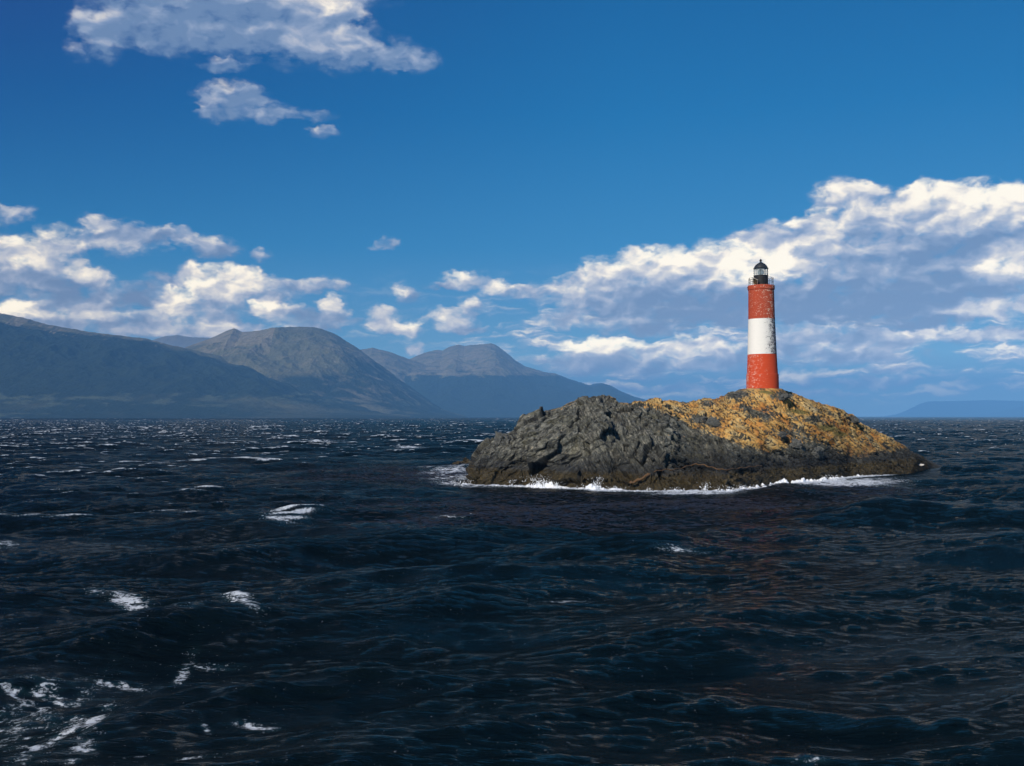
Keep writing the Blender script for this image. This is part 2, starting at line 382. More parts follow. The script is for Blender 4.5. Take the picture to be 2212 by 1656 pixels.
ridge('mountain', LEFT, 6000, 4000, 5, amp=.16, scale=520., prof=.95,
      tree=lambda px, py, t, r: 1.05 - sstep(t, .60, .98) * .85 - sstep(py + 26 * fbm(px / 60., py / 30., oct=4, seed=7), 838, 866) * .45,  # forest cover; its dark tone also stands in for cloud shadow on this ridge
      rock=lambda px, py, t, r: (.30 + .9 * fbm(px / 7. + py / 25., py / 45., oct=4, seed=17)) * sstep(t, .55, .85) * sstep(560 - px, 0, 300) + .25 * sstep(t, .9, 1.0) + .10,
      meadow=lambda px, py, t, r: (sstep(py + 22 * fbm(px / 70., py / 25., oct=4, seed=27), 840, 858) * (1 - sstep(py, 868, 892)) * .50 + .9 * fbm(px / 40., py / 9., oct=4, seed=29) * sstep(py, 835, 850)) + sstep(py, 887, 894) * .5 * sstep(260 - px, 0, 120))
ridge('mountain', [(250,760),(331,734),(354,727),(381,724.4),(415,729),(450,730),(480,740),(560,770),(640,800)], 13500, 11500, 21, nc=300, nr=120, rock=one(.8), tree=one(0.))
MID = [(300,800),(404,749),(457,730),(488,715),(504,709),(522,717.6),(545,716),(571.5,713),(610,707),(648,706),(678,707),(697,712),(724,722),(747,737),(773,753),(800,774),(842,806),(893,841),(931,868),(956,886),(990,898),(1010,902)]
ridge('mountain', MID, 6800, 4900, 33, nc=1000, amp=.26, scale=900.,
      tree=lambda px, py, t, r: .25 + .9 * sstep(py, 790, 850) + .35 * sstep(px, 700, 820) - .5 * sstep(py, 862, 876),
      rock=lambda px, py, t, r: .39 + .30 * sstep(790 - py, 0, 70) * (px < 600) + .12 * np.exp(-((px - 800) / 90) ** 2),
      meadow=lambda px, py, t, r: .45 * sstep(py, 850, 865) + .25 * sstep(800 - py, 0, 60) * (px > 560))
ridge('mountain', [(700,790),(777,756),(804,751.7),(839,760),(880,775),(925,790),(990,806),(1060,822),(1130,850),(1180,880),(1210,902)], 9000, 7400, 41, nc=400, nr=160, amp=.14,
      tree=lambda px, py, t, r: 1.2 * sstep(py + 26 * fbm(px / 45., py / 20., oct=4, seed=39), 796 + (px - 880) * .07, 806 + (px - 880) * .07), rock=one(.60))
PEAK = [(800,840),(850,800),(883,776.5),(918,762),(943.7,756.5),(956,757.5),(972,749.5),(990,745),(1004,748),(1026,745),(1061,742.5),(1071,746),(1093,762),(1115,780),(1134,792),(1153,797),(1179,805),(1198,806.7),(1226,818),(1274,832.7),(1288,829),(1301,828),(1318,833.7),(1344,848),(1369,859),(1395,866),(1440,882),(1480,895),(1510,902)]
ridge('mountain', PEAK, 10000, 7000, 57, nc=1000, amp=.17, scale=1000., prof=.9,
      tree=lambda px, py, t, r: 1.15 * sstep(py + 80 * fbm(px / 38., py / 26., oct=5, rough=.6, seed=37), 786, 822) - .35 * sstep(py, 872, 882), rock=lambda px, py, t, r: .62 - .5 * sstep(py, 808, 820),
      meadow=lambda px, py, t, r: .36 * sstep(py, 872, 884) + .3 * np.exp(-((py - 812) / 6) ** 2) * np.exp(-((px - 1000) / 90) ** 2))
FAR = [(1900,902),(1938,896),(1967,883),(1989,872),(2007,867.6),(2062,867),(2135,865),(2212,867),(2300,868),(2420,872),(2560,885),(2700,902)]
ridge('mountain', FAR, 23000, 20500, 71, nc=400, nr=100, amp=.08, scale=2000., prof=.8, tree=one(1.), rock=one(.15))
ridge('mountain', [(2080,902),(2130,895),(2165,888),(2212,878),(2280,868),(2400,862),(2600,880),(2700,902)], 20000, 18500, 77, nc=300, nr=80, amp=.08, scale=1500., prof=.8, tree=one(1.), rock=one(.2))

# ---------------------------------------------------------------- the island's outline, measured in the photograph and set at its real depth
SIL = [(996,1046),(1006,1044),(1011,1042),(1017,1026),(1023,1000),(1030,984),(1044,970),(1056,963),(1065,958),(1076,950),(1098,938),(1113,930),(1126,910),(1141,899),(1171,889),(1212,879),(1230,871),(1258,862.5),(1278,865),(1301,855),(1316,859),(1329,864),(1359,870),(1380,869),(1405,865),(1448,864),(1466,870),(1486,870),(1519,862),(1545,862.5),(1553,860.5),(1573,850),(1600,844.5),(1617,841),(1683,841),(1705,847),(1738,859),(1776,873),(1809,882.5),(1842,899),(1853,911),(1892,932),(1919,943),(1947,962),(1969,979),(1996,995),(2024,1006),(2034,1009)]
WLN = [(996,1047),(1011,1047),(1055,1050),(1166,1052),(1285,1059),(1402,1062),(1545,1064.5),(1567,1065),(1590,1063),(1640,1054),(1690,1047),(1735,1044),(1835,1032),(1880,1029.5),(1969,1023),(2010,1013),(2034,1010)]
DCR = [(996,93.5),(1020,95.5),(1060,98),(1120,100.5),(1300,101),(1450,102),(1545,103),(1648,104.6),(1750,107),(1850,112),(1950,118),(2010,121.5),(2034,123)]
DW = lambda row: H * F / (row - HOR)
TOWER = W(1647.5, 841, 103.6)
NCI, NRI = 1500, 520
ipx = np.linspace(996, 2034, NCI)
i_df = DW(interp(ipx, WLN)); i_dc = np.maximum(interp(ipx, DCR), i_df + .6)
i_zc = np.maximum(H + (HOR - interp(ipx, SIL)) / F * i_dc, 0.02)
tv = np.concatenate([np.linspace(-.06, 1, NRI), 1 + np.linspace(0, 1, 100)[1:]])
T, PX = np.meshgrid(tv, ipx, indexing='ij')
DF, DC, ZC = (np.broadcast_to(a, T.shape) for a in (i_df, i_dc, i_zc))
pA = ([-.06,0,.035,.10,.14,.22,.36,.6,.8,1], [-.14,0,.15,.20,.25,.44,.64,.83,.94,1])
pB = ([-.06,0,.05,.16,.22,.5,.8,1], [-.12,0,.125,.165,.23,.56,.87,1])
pC = ([-.06,0,.05,.2,.5,.8,1], [-.10,0,.09,.24,.56,.86,1])
SA, SB, SCc = (np.interp(T, *p) for p in (pA, pB, pC))
wB = sstep(PX, 1400, 1500); wC = sstep(PX, 1540, 1800)
S = SA * (1 - wB) + SB * wB; S = S * (1 - wC) + SCc * wC
BACK = 14.0
Y = np.where(T <= 1, DF + (DC - DF) * T, DC + (T - 1) * BACK)
Z = np.where(T <= 1, ZC * S, ZC * (1 - (T - 1) ** 1.4) - (T - 1) ** 3 * 1.2)
Z = np.where(T < 0, T * 14, Z)
X = (PX - CX) / F * Y
# hollows and ribs given on the photograph's grid
PYb = HOR - (Z - H) / Y * F
front = (T <= 1)
def dent(px, py, rx, ry, depth, ang=0.0):
    c, s = math.cos(ang), math.sin(ang); a = (PX - px) * c + (PYb - py) * s; b = -(PX - px) * s + (PYb - py) * c
    return -depth * np.exp(-(a / rx) ** 2 - (b / ry) ** 2) * front
low = fbm(X / 3.2, Y / 3.0, Z / 2.4, oct=3, seed=3)
left = 1 - sstep(PX, 1420, 1560)
n0 = low * (1.05 * left + .50)
n0 = n0 + dent(1345, 975, 16, 45, 1.3, .25) + dent(1262, 985, 60, 9, .5, -.5) + dent(1560, 1012, 75, 9, .9, .1) + dent(1478, 1005, 40, 10, .9) + dent(1300, 1018, 45, 8, .6)
n0 = n0 + dent(1225, 925, 60, 7, .45, -.45) + dent(1420, 930, 8, 40, .5, -.5) + dent(1700, 985, 40, 6, .5, .3) + dent(1090, 1010, 40, 8, .6, -.3)
n0 = n0 - dent(1290, 950, 26, 30, .7) - dent(1420, 985, 34, 40, .9) - dent(1165, 975, 40, 26, .5) - dent(1375, 945, 18, 25, .45)
def normals(X, Y, Z):
    V = np.stack([X, Y, Z], -1)
    a = np.gradient(V, axis=1); b = np.gradient(V, axis=0); n = np.cross(a, b)
    n /= np.maximum(np.linalg.norm(n, axis=-1, keepdims=True), 1e-9); return n
fade = np.clip((1.0 - np.exp(-((T - 1) / .09) ** 2) * .9), 0, 1) * sstep(T, -.06, .03) * np.where(T > 1.6, np.clip((2 - T) / .4, 0, 1), 1) * sstep(ZC, .0, 1.2)
N = normals(X, Y, Z)
N[..., 2] += .25; N /= np.linalg.norm(N, axis=-1, keepdims=True)
d0 = n0 * .62 * fade
X = X + N[..., 0] * d0; Y = Y + N[..., 1] * d0; Z = Z + N[..., 2] * d0
N = normals(X, Y, Z)
th = np.where(PX < 1250, .55, np.where(PX < 1430, -1.05, -.62)) + .012 * perlin(X / 9, Y / 9, seed=8)
c_, s_ = np.cos(th), np.sin(th)
sx = X * c_ + Z * s_; sn = -X * s_ + Z * c_
sn = sn + .15 * fbm(X / 1.5, Y / 1.5, Z / 1.5, oct=2, seed=31)
right = sstep(PX, 1400, 1500); rg = (PX + 10 * low) > 1445
q = lambda a, b: np.where(rg, b, a)
b1, e1 = blocks(sx / q(3.6, 3.4), Y / q(2.4, 2.0), sn / q(1.7, .75), 101, 1.25)
b2, e2 = blocks(sx / q(1.5, 1.7), Y / q(1.1, 1.0), sn / q(.55, .27), 202, 1.25)
b3, e3 = blocks(sx / q(.60, .80), Y / q(.45, .5), sn / q(.20, .11), 303, 1.2)
strat = fbm(sx / 2.6, Y / 1.4, sn / .13, oct=3, rough=.6, seed=51)
saw = (sn / .36 + .8 * low) % 1.0
crackm = np.exp(-(e1 / .03) ** 2) * q(1, .5) + np.exp(-(e2 / .05) ** 2) * .8 + np.exp(-(e3 / .08) ** 2) * .35
d1 = (q(.55, .17) * b1 + q(.17, .20) * b2 + q(.07, .11) * b3 + q(.05, .16) * strat + q(.03, .13) * (saw - .5)
      - q(.14, .07) * np.exp(-(e1 / .035) ** 2) - q(.05, .10) * np.exp(-(e2 / .05) ** 2))
ef = .28 + .72 * fade
kelpb = (1 - sstep(Z, .7, 1.3)) * fbm(X / .25, Y / .25, Z / .4, oct=3, seed=77) * .25
d1 = d1 * ef * np.clip(ZC / 1.0, .12, 1) + kelpb * ef
# the tower stands on a small level pad
rt = np.hypot(X - TOWER[0], Y - TOWER[1])
pad = 1 - sstep(rt, 1.7, 2.9)
d1 = d1 * (1 - .8 * pad)
X = X + N[..., 0] * d1; Y = Y + N[..., 1] * d1; Z = Z + N[..., 2] * d1
Z = Z * (1 - pad) + pad * (TOWER[2] + .02 + .06 * perlin(X / .4, Y / .4, seed=4))
Z = np.where((T > 1.99) | (T < -.055), -1.2, np.maximum(Z, -1.2))
PYv = HOR - (Z - H) / Y * F; PXv = CX + X / Y * F
LL = [(1300,856),(1345,874),(1380,880),(1452,900),(1496,930),(1562,950),(1606,970),(1666,984),(1712,968),(1790,968),(1810,984),(1848,992),(1919,980),(1950,974),(1990,980)]
lich = sstep(interp(PXv, LL) - PYv, -9, 14) * sstep(PXv, 1290, 1350)
lich = lich + .42 * sstep(PXv, 1100, 1200) * (1 - sstep(PXv, 1320, 1400)) * np.exp(-((T - .98) / .08) ** 2)
for (gx, gy, rx, ry, k) in [(1590,852,30,9,.9),(1690,855,22,9,.9),(1530,872,14,6,.8),(1505,905,18,10,.9),(1540,912,20,12,.95),(1612,882,16,7,.7),(1632,893,16,6,.7),(1655,900,20,9,.7),(1760,905,22,9,.7),(1715,935,30,16,.45),(1750,968,36,20,.75),(1843,905,12,8,.8),(1480,869,10,5,.8)]:
    lich = lich - k * np.exp(-((PXv - gx) / rx) ** 2 - ((PYv - gy) / ry) ** 2)
grass = np.zeros_like(X)
for (gx, gy, rx, ry, k) in [(1655,848,24,5,1.),(1725,890,34,7,1.),(1790,926,32,9,1.),(1815,938,26,9,.9),(1640,872,40,5,.55),(1560,885,34,5,.5),(1500,884,30,4,.5)]:
    grass = np.maximum(grass, k * np.exp(-((PXv - gx) / rx) ** 2 - ((PYv - gy - (PXv - gx) * .12) / ry) ** 2))
slab = sstep(PYv - interp(PXv, LL), 2, 30) * sstep(PXv, 1440, 1500)

M_ROCK, t, p, out = material('island_rock')
geo = t.node('ShaderNodeNewGeometry'); pos = geo.outputs['Position']
_, _, pz = t.xyz(pos)
nA = t.noise(pos, .55, 6, .6); nB = t.noise(pos, 3.0, 6, .65); nC = t.noise(pos, 14., 5, .7)
sc = t.comb(t.attr('strat_x'), 0.0, t.attr('strat_n'))
st = t.noise(t.v('MULTIPLY', sc, (.8, 1, 7.)), 1.0, 6, .62)
st2 = t.noise(t.v('MULTIPLY', sc, (1.6, 1, 17.)), 1.0, 5, .65)
rock = t.ramp(t.m('ADD', t.m('MULTIPLY', nB, .6), t.m('MULTIPLY', st, .4)), [(.34, (.032, .034, .031)), (.45, (.100, .103, .088)), (.53, (.180, .180, .150)), (.64, (.33, .31, .25))])
rock = t.mix(t.m('MULTIPLY', t.attr('slab'), .72), rock, t.mix(st2, (.018, .022, .022), (.055, .062, .056)))
rock = t.mix(t.m('MULTIPLY', t.sstep(t.noise(pos, .9, 4, .6), .5, .68), .55), rock, (.125, .115, .062))
pale = t.sstep(t.m('ADD', nC, t.m('MULTIPLY', nA, .5)), .83, .93)
rock = t.mix(t.m('MULTIPLY', pale, .6), rock, (.42, .36, .27))
lf = t.m('ADD', t.attr('lichen'), t.m('ADD', t.m('MULTIPLY', t.m('SUBTRACT', st2, .5), 2.6), t.m('MULTIPLY', t.m('SUBTRACT', nB, .5), 1.7)))
lf = t.m('SUBTRACT', lf, t.m('MULTIPLY', t.attr('crack'), .6))
l1 = t.noise(t.v('MULTIPLY', sc, (.45, 1, 6.0)), 1.0, 5, .6); l2 = t.noise(t.v('MULTIPLY', t.v('ADD', sc, (7.3, 0, 3.1)), (.8, 1, 3.2)), 1.0, 5, .6)
crev = t.m('MAXIMUM', t.sstep(t.m('ABSOLUTE', t.m('SUBTRACT', l1, .5)), .022, .004), t.m('MULTIPLY', t.sstep(t.m('ABSOLUTE', t.m('SUBTRACT', l2, .48)), .014, .002), .8))
lf = t.m('SUBTRACT', lf, t.m('MULTIPLY', crev, .55))
rock = t.mix(t.m('MULTIPLY', crev, .6), rock, (.012, .012, .012))
lf = t.sstep(lf, .41, .62)
lcol = t.ramp(t.m('ADD', t.m('MULTIPLY', nA, .65), t.m('MULTIPLY', nC, .35)), [(.38, (.50, .20, .050)), (.45, (.60, .30, .075)), (.51, (.60, .37, .12)), (.57, (.54, .39, .17)), (.64, (.46, .40, .27))])
rock = t.mix(t.m('MULTIPLY', t.attr('crack'), .55, clamp=True), rock, (.014, .014, .014))
col = t.mix(lf, rock, lcol)
gf = t.sstep(t.m('ADD', t.attr('grass'), t.m('MULTIPLY', t.m('SUBTRACT', nC, .5), 1.6)), .45, .75)
col = t.mix(gf, col, t.mix(nC, (.10, .10, .028), (.30, .23, .08)))
zk = t.m('ADD', pz, t.m('ADD', t.m('MULTIPLY', t.m('SUBTRACT', nA, .5), 2.4), t.m('MULTIPLY', t.m('SUBTRACT', nB, .5), .8)))
col = t.mix(t.m('MULTIPLY', t.sstep(zk, 3.4, 1.3), .80), col, t.mix(st2, (.010, .011, .013), (.030, .031, .034)))
kelpc = t.ramp(nC, [(.3, (.010, .009, .005)), (.5, (.050, .040, .018)), (.68, (.13, .085, .035)), (.8, (.20, .12, .045))])
wl = t.m('MULTIPLY_ADD', t.m('SUBTRACT', nA, .5), .7, pz)
kf = t.sstep(wl, 1.45, 1.05)
col = t.mix(kf, col, kelpc)
t.l.new(col, p.inputs['Base Color'])
t.l.new(t.m('MULTIPLY_ADD', kf, -.35, .88), p.inputs['Roughness'])
p.inputs['Specular IOR Level'].default_value = .3
hb = t.m('ADD', t.m('SUBTRACT', t.m('MULTIPLY', nC, .55), t.m('MULTIPLY', crev, .7)), t.m('ADD', t.m('MULTIPLY', st2, 1.0), t.m('MULTIPLY', nB, .5)))
t.l.new(bump(t, hb, .16, .9), p.inputs['Normal'])
isl = grid_mesh('rocky_island', np.stack([X, Y, Z], -1).reshape(-1, 3), T.shape[0], NCI, M_ROCK,
                {'lichen': lich, 'grass': grass, 'slab': slab, 'crack': crackm, 'strat_x': sx, 'strat_n': sn}, smooth=True)
try: isl.data.set_sharp_from_angle(angle=math.radians(42))
except Exception: pass
tag(isl, kind='structure')
ISL = (PXv.ravel(), PYv.ravel(), np.stack([X, Y, Z], -1).reshape(-1, 3), N.reshape(-1, 3))
def on_island(px, py, r=2.5):
    m = np.where((np.abs(ISL[0] - px) < r) & (np.abs(ISL[1] - py) < r))[0]
    if len(m) == 0: return on_island(px, py, r * 2)
    k = m[np.argmin(ISL[2][m, 1])]
    return Vector(ISL[2][k].tolist()), Vector(ISL[3][k].tolist())

# ---------------------------------------------------------------- separate rocks
def rock_mat(name, c1, c2, c3):
    m, t, p, out = material(name)
    geo = t.node('ShaderNodeNewGeometry'); pos = geo.outputs['Position']
    n = t.noise(pos, 3.5, 6, .65); n2 = t.noise(pos, 16, 4, .7)
    t.l.new(t.ramp(t.m('ADD', t.m('MULTIPLY', n, .6), t.m('MULTIPLY', n2, .4)), [(.3, c1), (.5, c2), (.72, c3)]), p.inputs['Base Color'])
    p.inputs['Roughness'].default_value = .8; p.inputs['Specular IOR Level'].default_value = .3
    t.l.new(bump(t, t.m('ADD', n, t.m('MULTIPLY', n2, .5)), .12, .8), p.inputs['Normal']); return m
M_GREY = rock_mat('grey_rock', (.030, .032, .032), (.085, .087, .08), (.16, .155, .135))
M_KELP = rock_mat('weedy_rock', (.010, .009, .006), (.045, .034, .017), (.12, .08, .035))
M_WHITE = rock_mat('white_rock', (.5, .45, .4), (.75, .7, .63), (.85, .8, .74))
def boulder(name, loc, size, mat, seed, rot=0.0):
    bm = bmesh.new(); bmesh.ops.create_icosphere(bm, subdivisions=5, radius=1.0)
    v = np.array([x.co[:] for x in bm.verts])
    b, e = blocks(v[:, 0] * 1.1 + seed * 3.1, v[:, 1] * 1.1, v[:, 2] * 1.1, seed, 1.1)
    b2, e2 = blocks(v[:, 0] * 3 + seed, v[:, 1] * 3, v[:, 2] * 4.5, seed + 5, .8)
    k = 1 + .34 * b + .10 * b2 - .10 * np.exp(-(e2 / .1) ** 2) + .16 * fbm(v[:, 0] * 1.5 + seed, v[:, 1] * 1.5, v[:, 2] * 1.5, oct=4, seed=seed)
    v = v * k[:, None] * np.array(size)[None]
    R_ = np.array(Euler((0, rot, seed * .7)).to_matrix()); v = v @ R_.T
    for x, c in zip(bm.verts, v): x.co = c
    o = bm_obj(name, bm, mat, smooth=False); o.location = loc; return o
def rock_at(name, px, py, size, mat, seed, label, rot=0., sink=.3, group=None):
    q, n = on_island(px, py)
    o = boulder(name, q + n * (-sink * min(size)), size, mat, seed, rot); tag(o, label, 'rock', group); return o
rock_at('boulder', 1085, 952, (.55, .6, .85), M_GREY, 3, 'tall grey boulder jutting from the island\'s low left shoulder', .35, .1)
rock_at('boulder', 1508, 908, (.55, .45, .30), M_GREY, 5, 'smaller dark boulder among orange lichen, left of a larger one', .5)
rock_at('boulder', 1543, 916, (.75, .55, .38), M_GREY, 8, 'larger dark boulder among orange lichen below the lighthouse', .45)
rock_at('boulder', 1592, 853, (.9, .6, .32), M_GREY, 11, 'flat pale grey outcrop boulder just left of the tower foot', -.1)
rock_at('boulder', 1693, 857, (.75, .55, .30), M_GREY, 14, 'low grey boulder just right of the tower foot', .3)
rock_at('boulder', 1722, 958, (.7, .6, .5), M_GREY, 17, 'rounded grey boulder in the scree below the right slope', .2)
rock_at('boulder', 1765, 975, (.9, .6, .55), M_GREY, 20, 'big grey boulder lowest in the scree of the right slope', .3)
rock_at('boulder', 1690, 940, (.5, .45, .35), M_GREY, 23, 'small grey boulder highest in the scree of the right slope', .1)
rock_at('boulder', 1848, 907, (.5, .45, .42), M_GREY, 27, 'grey boulder perched on the right skyline of the island', .2)
rock_at('stone', 1990, 1003, (.30, .2, .12), M_WHITE, 31, 'small white stone at the island\'s far right tip', .0, .0)
for (px, py, sz, sd_, lb) in [(990, 1003, (.75, .6, .42), 41, 'low brown weedy rock in the surf, farthest left off the island'),
                              (1010, 1001, (.8, .6, .60), 43, 'brown weedy rock between the island\'s left end and the outlying rock'),
                              (1172, 1051, (.55, .45, .5), 47, 'dark weed-covered rock rising through the splash at the left shore'),
                              (1030, 1040, (1.0, .8, 1.0), 51, 'olive brown weedy hump at the island\'s left front corner'),
                              (1500, 1062, (.9, .6, .5), 57, 'dark weedy rock at the waterline below the brown cable')]:
    y = DW(py if py > 1020 else py + 4)
    o = boulder('shore_rock', ((px - CX) / F * y, y, .05), sz, M_KELP, sd_); tag(o, lb, 'rock')

# ---------------------------------------------------------------- cable lying over the rocks
M_CABLE, t, p, out = material('weedy_cable')
geo = t.node('ShaderNodeNewGeometry')
t.l.new(t.mix(t.noise(geo.outputs['Position'], 9, 4, .6), (.03, .02, .010), (.17, .085, .03)), p.inputs['Base Color']); p.inputs['Roughness'].default_value = .9
CPTS = [(1357,1046),(1372,1040),(1390,1031),(1415,1017),(1440,1016),(1462,1014),(1485,1007),(1506,1001),(1525,1007),(1545,1014),(1570,1017),(1592,1013),(1611,1010),(1632,1008),(1652,1007)]
pts = []
for a, b in zip(CPTS[:-1], CPTS[1:]):
    for k in range(4):
        u = k / 4; q, n = on_island(a[0] + (b[0] - a[0]) * u, a[1] + (b[1] - a[1]) * u); pts.append(q + n * .06 + Vector((0, -.05, 0)))
pts = [sum((pts[min(max(i + d, 0), len(pts) - 1)] for d in (-3, -2, -1, 0, 1, 2, 3)), Vector()) / 7 + Vector((0, -.30, .03)) + Vector((0, 0, .05 * math.sin(i * 1.7))) for i in range(len(pts))]
vs, fs = [], []
for i, q in enumerate(pts):
    tg = (pts[min(i + 1, len(pts) - 1)] - pts[max(i - 1, 0)]).normalized(); s1 = tg.cross(Vector((0, 0, 1))).normalized(); s2 = tg.cross(s1)
    r = (.10 if i < 10 else .042) * (1 + .35 * math.sin(i * 2.3) * math.sin(i * .9))
    for k in range(8): vs.append(q + (s1 * math.cos(k * .7854) + s2 * math.sin(k * .7854)) * r)
    if i:
        for k in range(8): fs.append(((i - 1) * 8 + k, (i - 1) * 8 + (k + 1) % 8, i * 8 + (k + 1) % 8, i * 8 + k))
tag(poly_mesh('cable', vs, fs, M_CABLE, True), 'brown weed-hung cable draped over the dark rocks above the waterline', 'cable')

# ---------------------------------------------------------------- lighthouse
def tower_mat(name, base1, base2, chip, amount, bias):
    m, t, p, out = material(name)
    tc = t.node('ShaderNodeTexCoord'); ob = tc.outputs['Object']; x, y, z = t.xyz(ob)
    ang = t.m('ARCTAN2', y, x)
    uv = t.comb(t.m('MULTIPLY', ang, 1.3), z, 0.0)
    br = t.node('ShaderNodeTexBrick'); t.l.new(uv, br.inputs['Vector']); br.inputs['Scale'].default_value = 1.0
    br.inputs['Brick Width'].default_value = .26; br.inputs['Row Height'].default_value = .085; br.inputs['Mortar Size'].default_value = .010; br.inputs['Mortar Smooth'].default_value = .4
    br.inputs['Color1'].default_value = (.3, .3, .3, 1); br.inputs['Color2'].default_value = (.75, .75, .75, 1); br.inputs['Mortar'].default_value = (0, 0, 0, 1); br.inputs['Bias'].default_value = 0
    uvs = t.v('MULTIPLY', uv, (1.0, 2.1, 1.0))
    n1 = t.noise(uvs, 2.2, 4, .6); n2 = t.noise(uvs, 6.5, 4, .65); n3 = t.noise(t.v('MULTIPLY', uv, (1, 3.5, 1)), 24, 2, .6)
    base = t.mix(t.m('MULTIPLY_ADD', br.outputs[0], .5, t.m('MULTIPLY', n1, .5)), base1, base2)
    base = t.mix(t.m('MULTIPLY', t.m('SUBTRACT', 1.0, br.outputs[0], clamp=True), .0), base, base1)
    side = t.m('MULTIPLY', x, bias)
    w = t.m('ADD', t.m('ADD', t.m('MULTIPLY', n2, .7), t.m('MULTIPLY', n3, .35)), t.m('ADD', t.m('MULTIPLY', n1, .45), side))
    f = t.sstep(w, 1.02 - amount, 1.06 - amount)
    base = t.mix(f, base, chip)
    soot = t.sstep(t.m('ADD', n3, t.m('MULTIPLY', n1, .6)), .92, 1.05)
    base = t.mix(t.m('MULTIPLY', soot, .55), base, (.10, .035, .02) if bias < .1 else (.45, .42, .38))
    t.l.new(base, p.inputs['Base Color']); p.inputs['Roughness'].default_value = .75; p.inputs['Specular IOR Level'].default_value = .25
    hgt = t.m('ADD', t.m('MULTIPLY', br.outputs['Fac'], -.6), t.m('ADD', t.m('MULTIPLY', n2, .8), t.m('MULTIPLY', f, -.5)))
    t.l.new(bump(t, hgt, .03, .8), p.inputs['Normal']); return m
M_RED = tower_mat('red_paint', (.36, .052, .022), (.52, .088, .036), (.80, .64, .52), .195, .02)
M_RED2 = tower_mat('red_paint_low', (.54, .055, .014), (.68, .085, .022), (.85, .68, .58), .15, -.06)
M_WHT = tower_mat('white_paint', (.84, .81, .75), (.90, .87, .81), (.12, .10, .11), .16, .17)
def plain(name, col, rough=.6, metal=0., spec=.4, noise=.25):
    m, t, p, out = material(name)
    tc = t.node('ShaderNodeTexCoord'); n = t.noise(tc.outputs['Object'], 7, 5, .6)
    t.l.new(t.mix(n, tuple(c * (1 - noise) for c in col), tuple(min(1, c * (1 + noise)) for c in col)), p.inputs['Base Color'])
    p.inputs['Roughness'].default_value = rough; p.inputs['Metallic'].default_value = metal; p.inputs['Specular IOR Level'].default_value = spec
    t.l.new(bump(t, n, .01, .5), p.inputs['Normal']); return m
M_BLK = plain('black_iron', (.016, .016, .017), .6, 0, .3, .5)
M_RUST = plain('rusty_iron', (.045, .022, .014), .8, 0, .3, .7)
M_DOME = plain('dome_metal', (.035, .040, .044), .42, .3, .5, .4)
M_FRAME = plain('frame_aluminium', (.60, .55, .45), .45, .2, .5, .1)
M_PANEL = plain('panel_cells', (.10, .085, .05), .25, 0, .5, .3)
M_LENS = plain('lens_glass', (.13, .19, .21), .2, 0, .6, .2)
M_CONC = plain('gallery_concrete', (.33, .14, .09), .85, 0, .3, .4)
M_GLASS, t, p, out = material('lantern_glass')
p.inputs['Base Color'].default_value = (.45, .52, .56, 1); p.inputs['Roughness'].default_value = .05; p.inputs['Alpha'].default_value = .34; p.inputs['Specular IOR Level'].default_value = .6
light = bpy.data.objects.new('lighthouse', None); COL.objects.link(light)
light.location = (TOWER[0], TOWER[1], TOWER[2] - .10); light.rotation_euler = (0, math.radians(-.45), 0)
tag(light, 'red and white banded brick lighthouse with a black lantern on top of the rocky island', 'lighthouse')
def lathe(name, prof, mat, parent, n=96, smooth=True, wob=0.0, cap=True, loc=(0, 0, 0)):
    prof = np.array(prof, float); a = np.arange(n) / n * 2 * math.pi
    R_ = prof[:, 0][:, None] * np.ones(n)[None]; Zz = prof[:, 1][:, None] * np.ones(n)[None]
    if wob: R_ = R_ * (1 + wob * perlin(np.cos(a)[None] * 2.5 + Zz * 3, np.sin(a)[None] * 2.5 + Zz, seed=9))
    V = np.stack([R_ * np.cos(a), R_ * np.sin(a), Zz], -1).reshape(-1, 3) + np.array(loc)
    o = grid_mesh(name, V, len(prof), n, mat, smooth=smooth, closed=True, parent=parent)
    if smooth: o.data.set_sharp_from_angle(angle=math.radians(40))
    return o
def seg(r0, z0, r1, z1, k=24): return [(r0 + (r1 - r0) * i / k, z0 + (z1 - z0) * i / k) for i in range(k + 1)]
lathe('tower_base', [(1.2, 0)] + seg(1.495, 0, 1.475, 1.47) + [(1.46, 1.49), (1.41, 1.50), (1.2, 1.50)], M_RED2, light, wob=.006)
lathe('red_band', [(1.2, 1.49)] + seg(1.415, 1.503, 1.335, 3.32, 30) + [(1.2, 3.325)], M_RED2, light, wob=.007)['label'] = 'lower red band with white flaked patches'
lathe('white_band', [(1.1, 3.32)] + seg(1.337, 3.325, 1.220, 6.62, 40) + [(1.1, 6.625)], M_WHT, light, wob=.007)
lathe('red_band', [(1.05, 6.62)] + seg(1.218, 6.625, 1.180, 9.35, 36) + [(1.05, 9.355)], M_RED, light, wob=.008)['label'] = 'upper red band, weathered brick'
lathe('cornice', [(1.0, 9.35), (1.2, 9.352), (1.235, 9.37), (1.243, 9.42), (1.243, 9.70), (1.225, 9.76), (1.0, 9.775), (.0, 9.78)], M_RED, light, wob=.004)
drum = lathe('lantern_base', [(.655, 9.782)] + seg(.665, 9.79, .655, 10.66, 8) + [(.685, 10.67), (.685, 10.71), (.60, 10.72), (0, 10.722)], M_BLK, light, 48)
lathe('rust_band', [(.672, 9.80), (.676, 9.82), (.676, 9.90), (.672, 9.92)], M_RUST, drum, 48)
lathe('lantern_roof', [(0, 11.355), (.64, 11.357), (.705, 11.36), (.712, 11.385), (.66, 11.41), (.635, 11.46), (.60, 11.54), (.54, 11.64), (.45, 11.745), (.34, 11.83), (.22, 11.90), (.13, 11.945), (.085, 11.985), (.075, 12.03), (.0, 12.035)], M_DOME, light, 64)
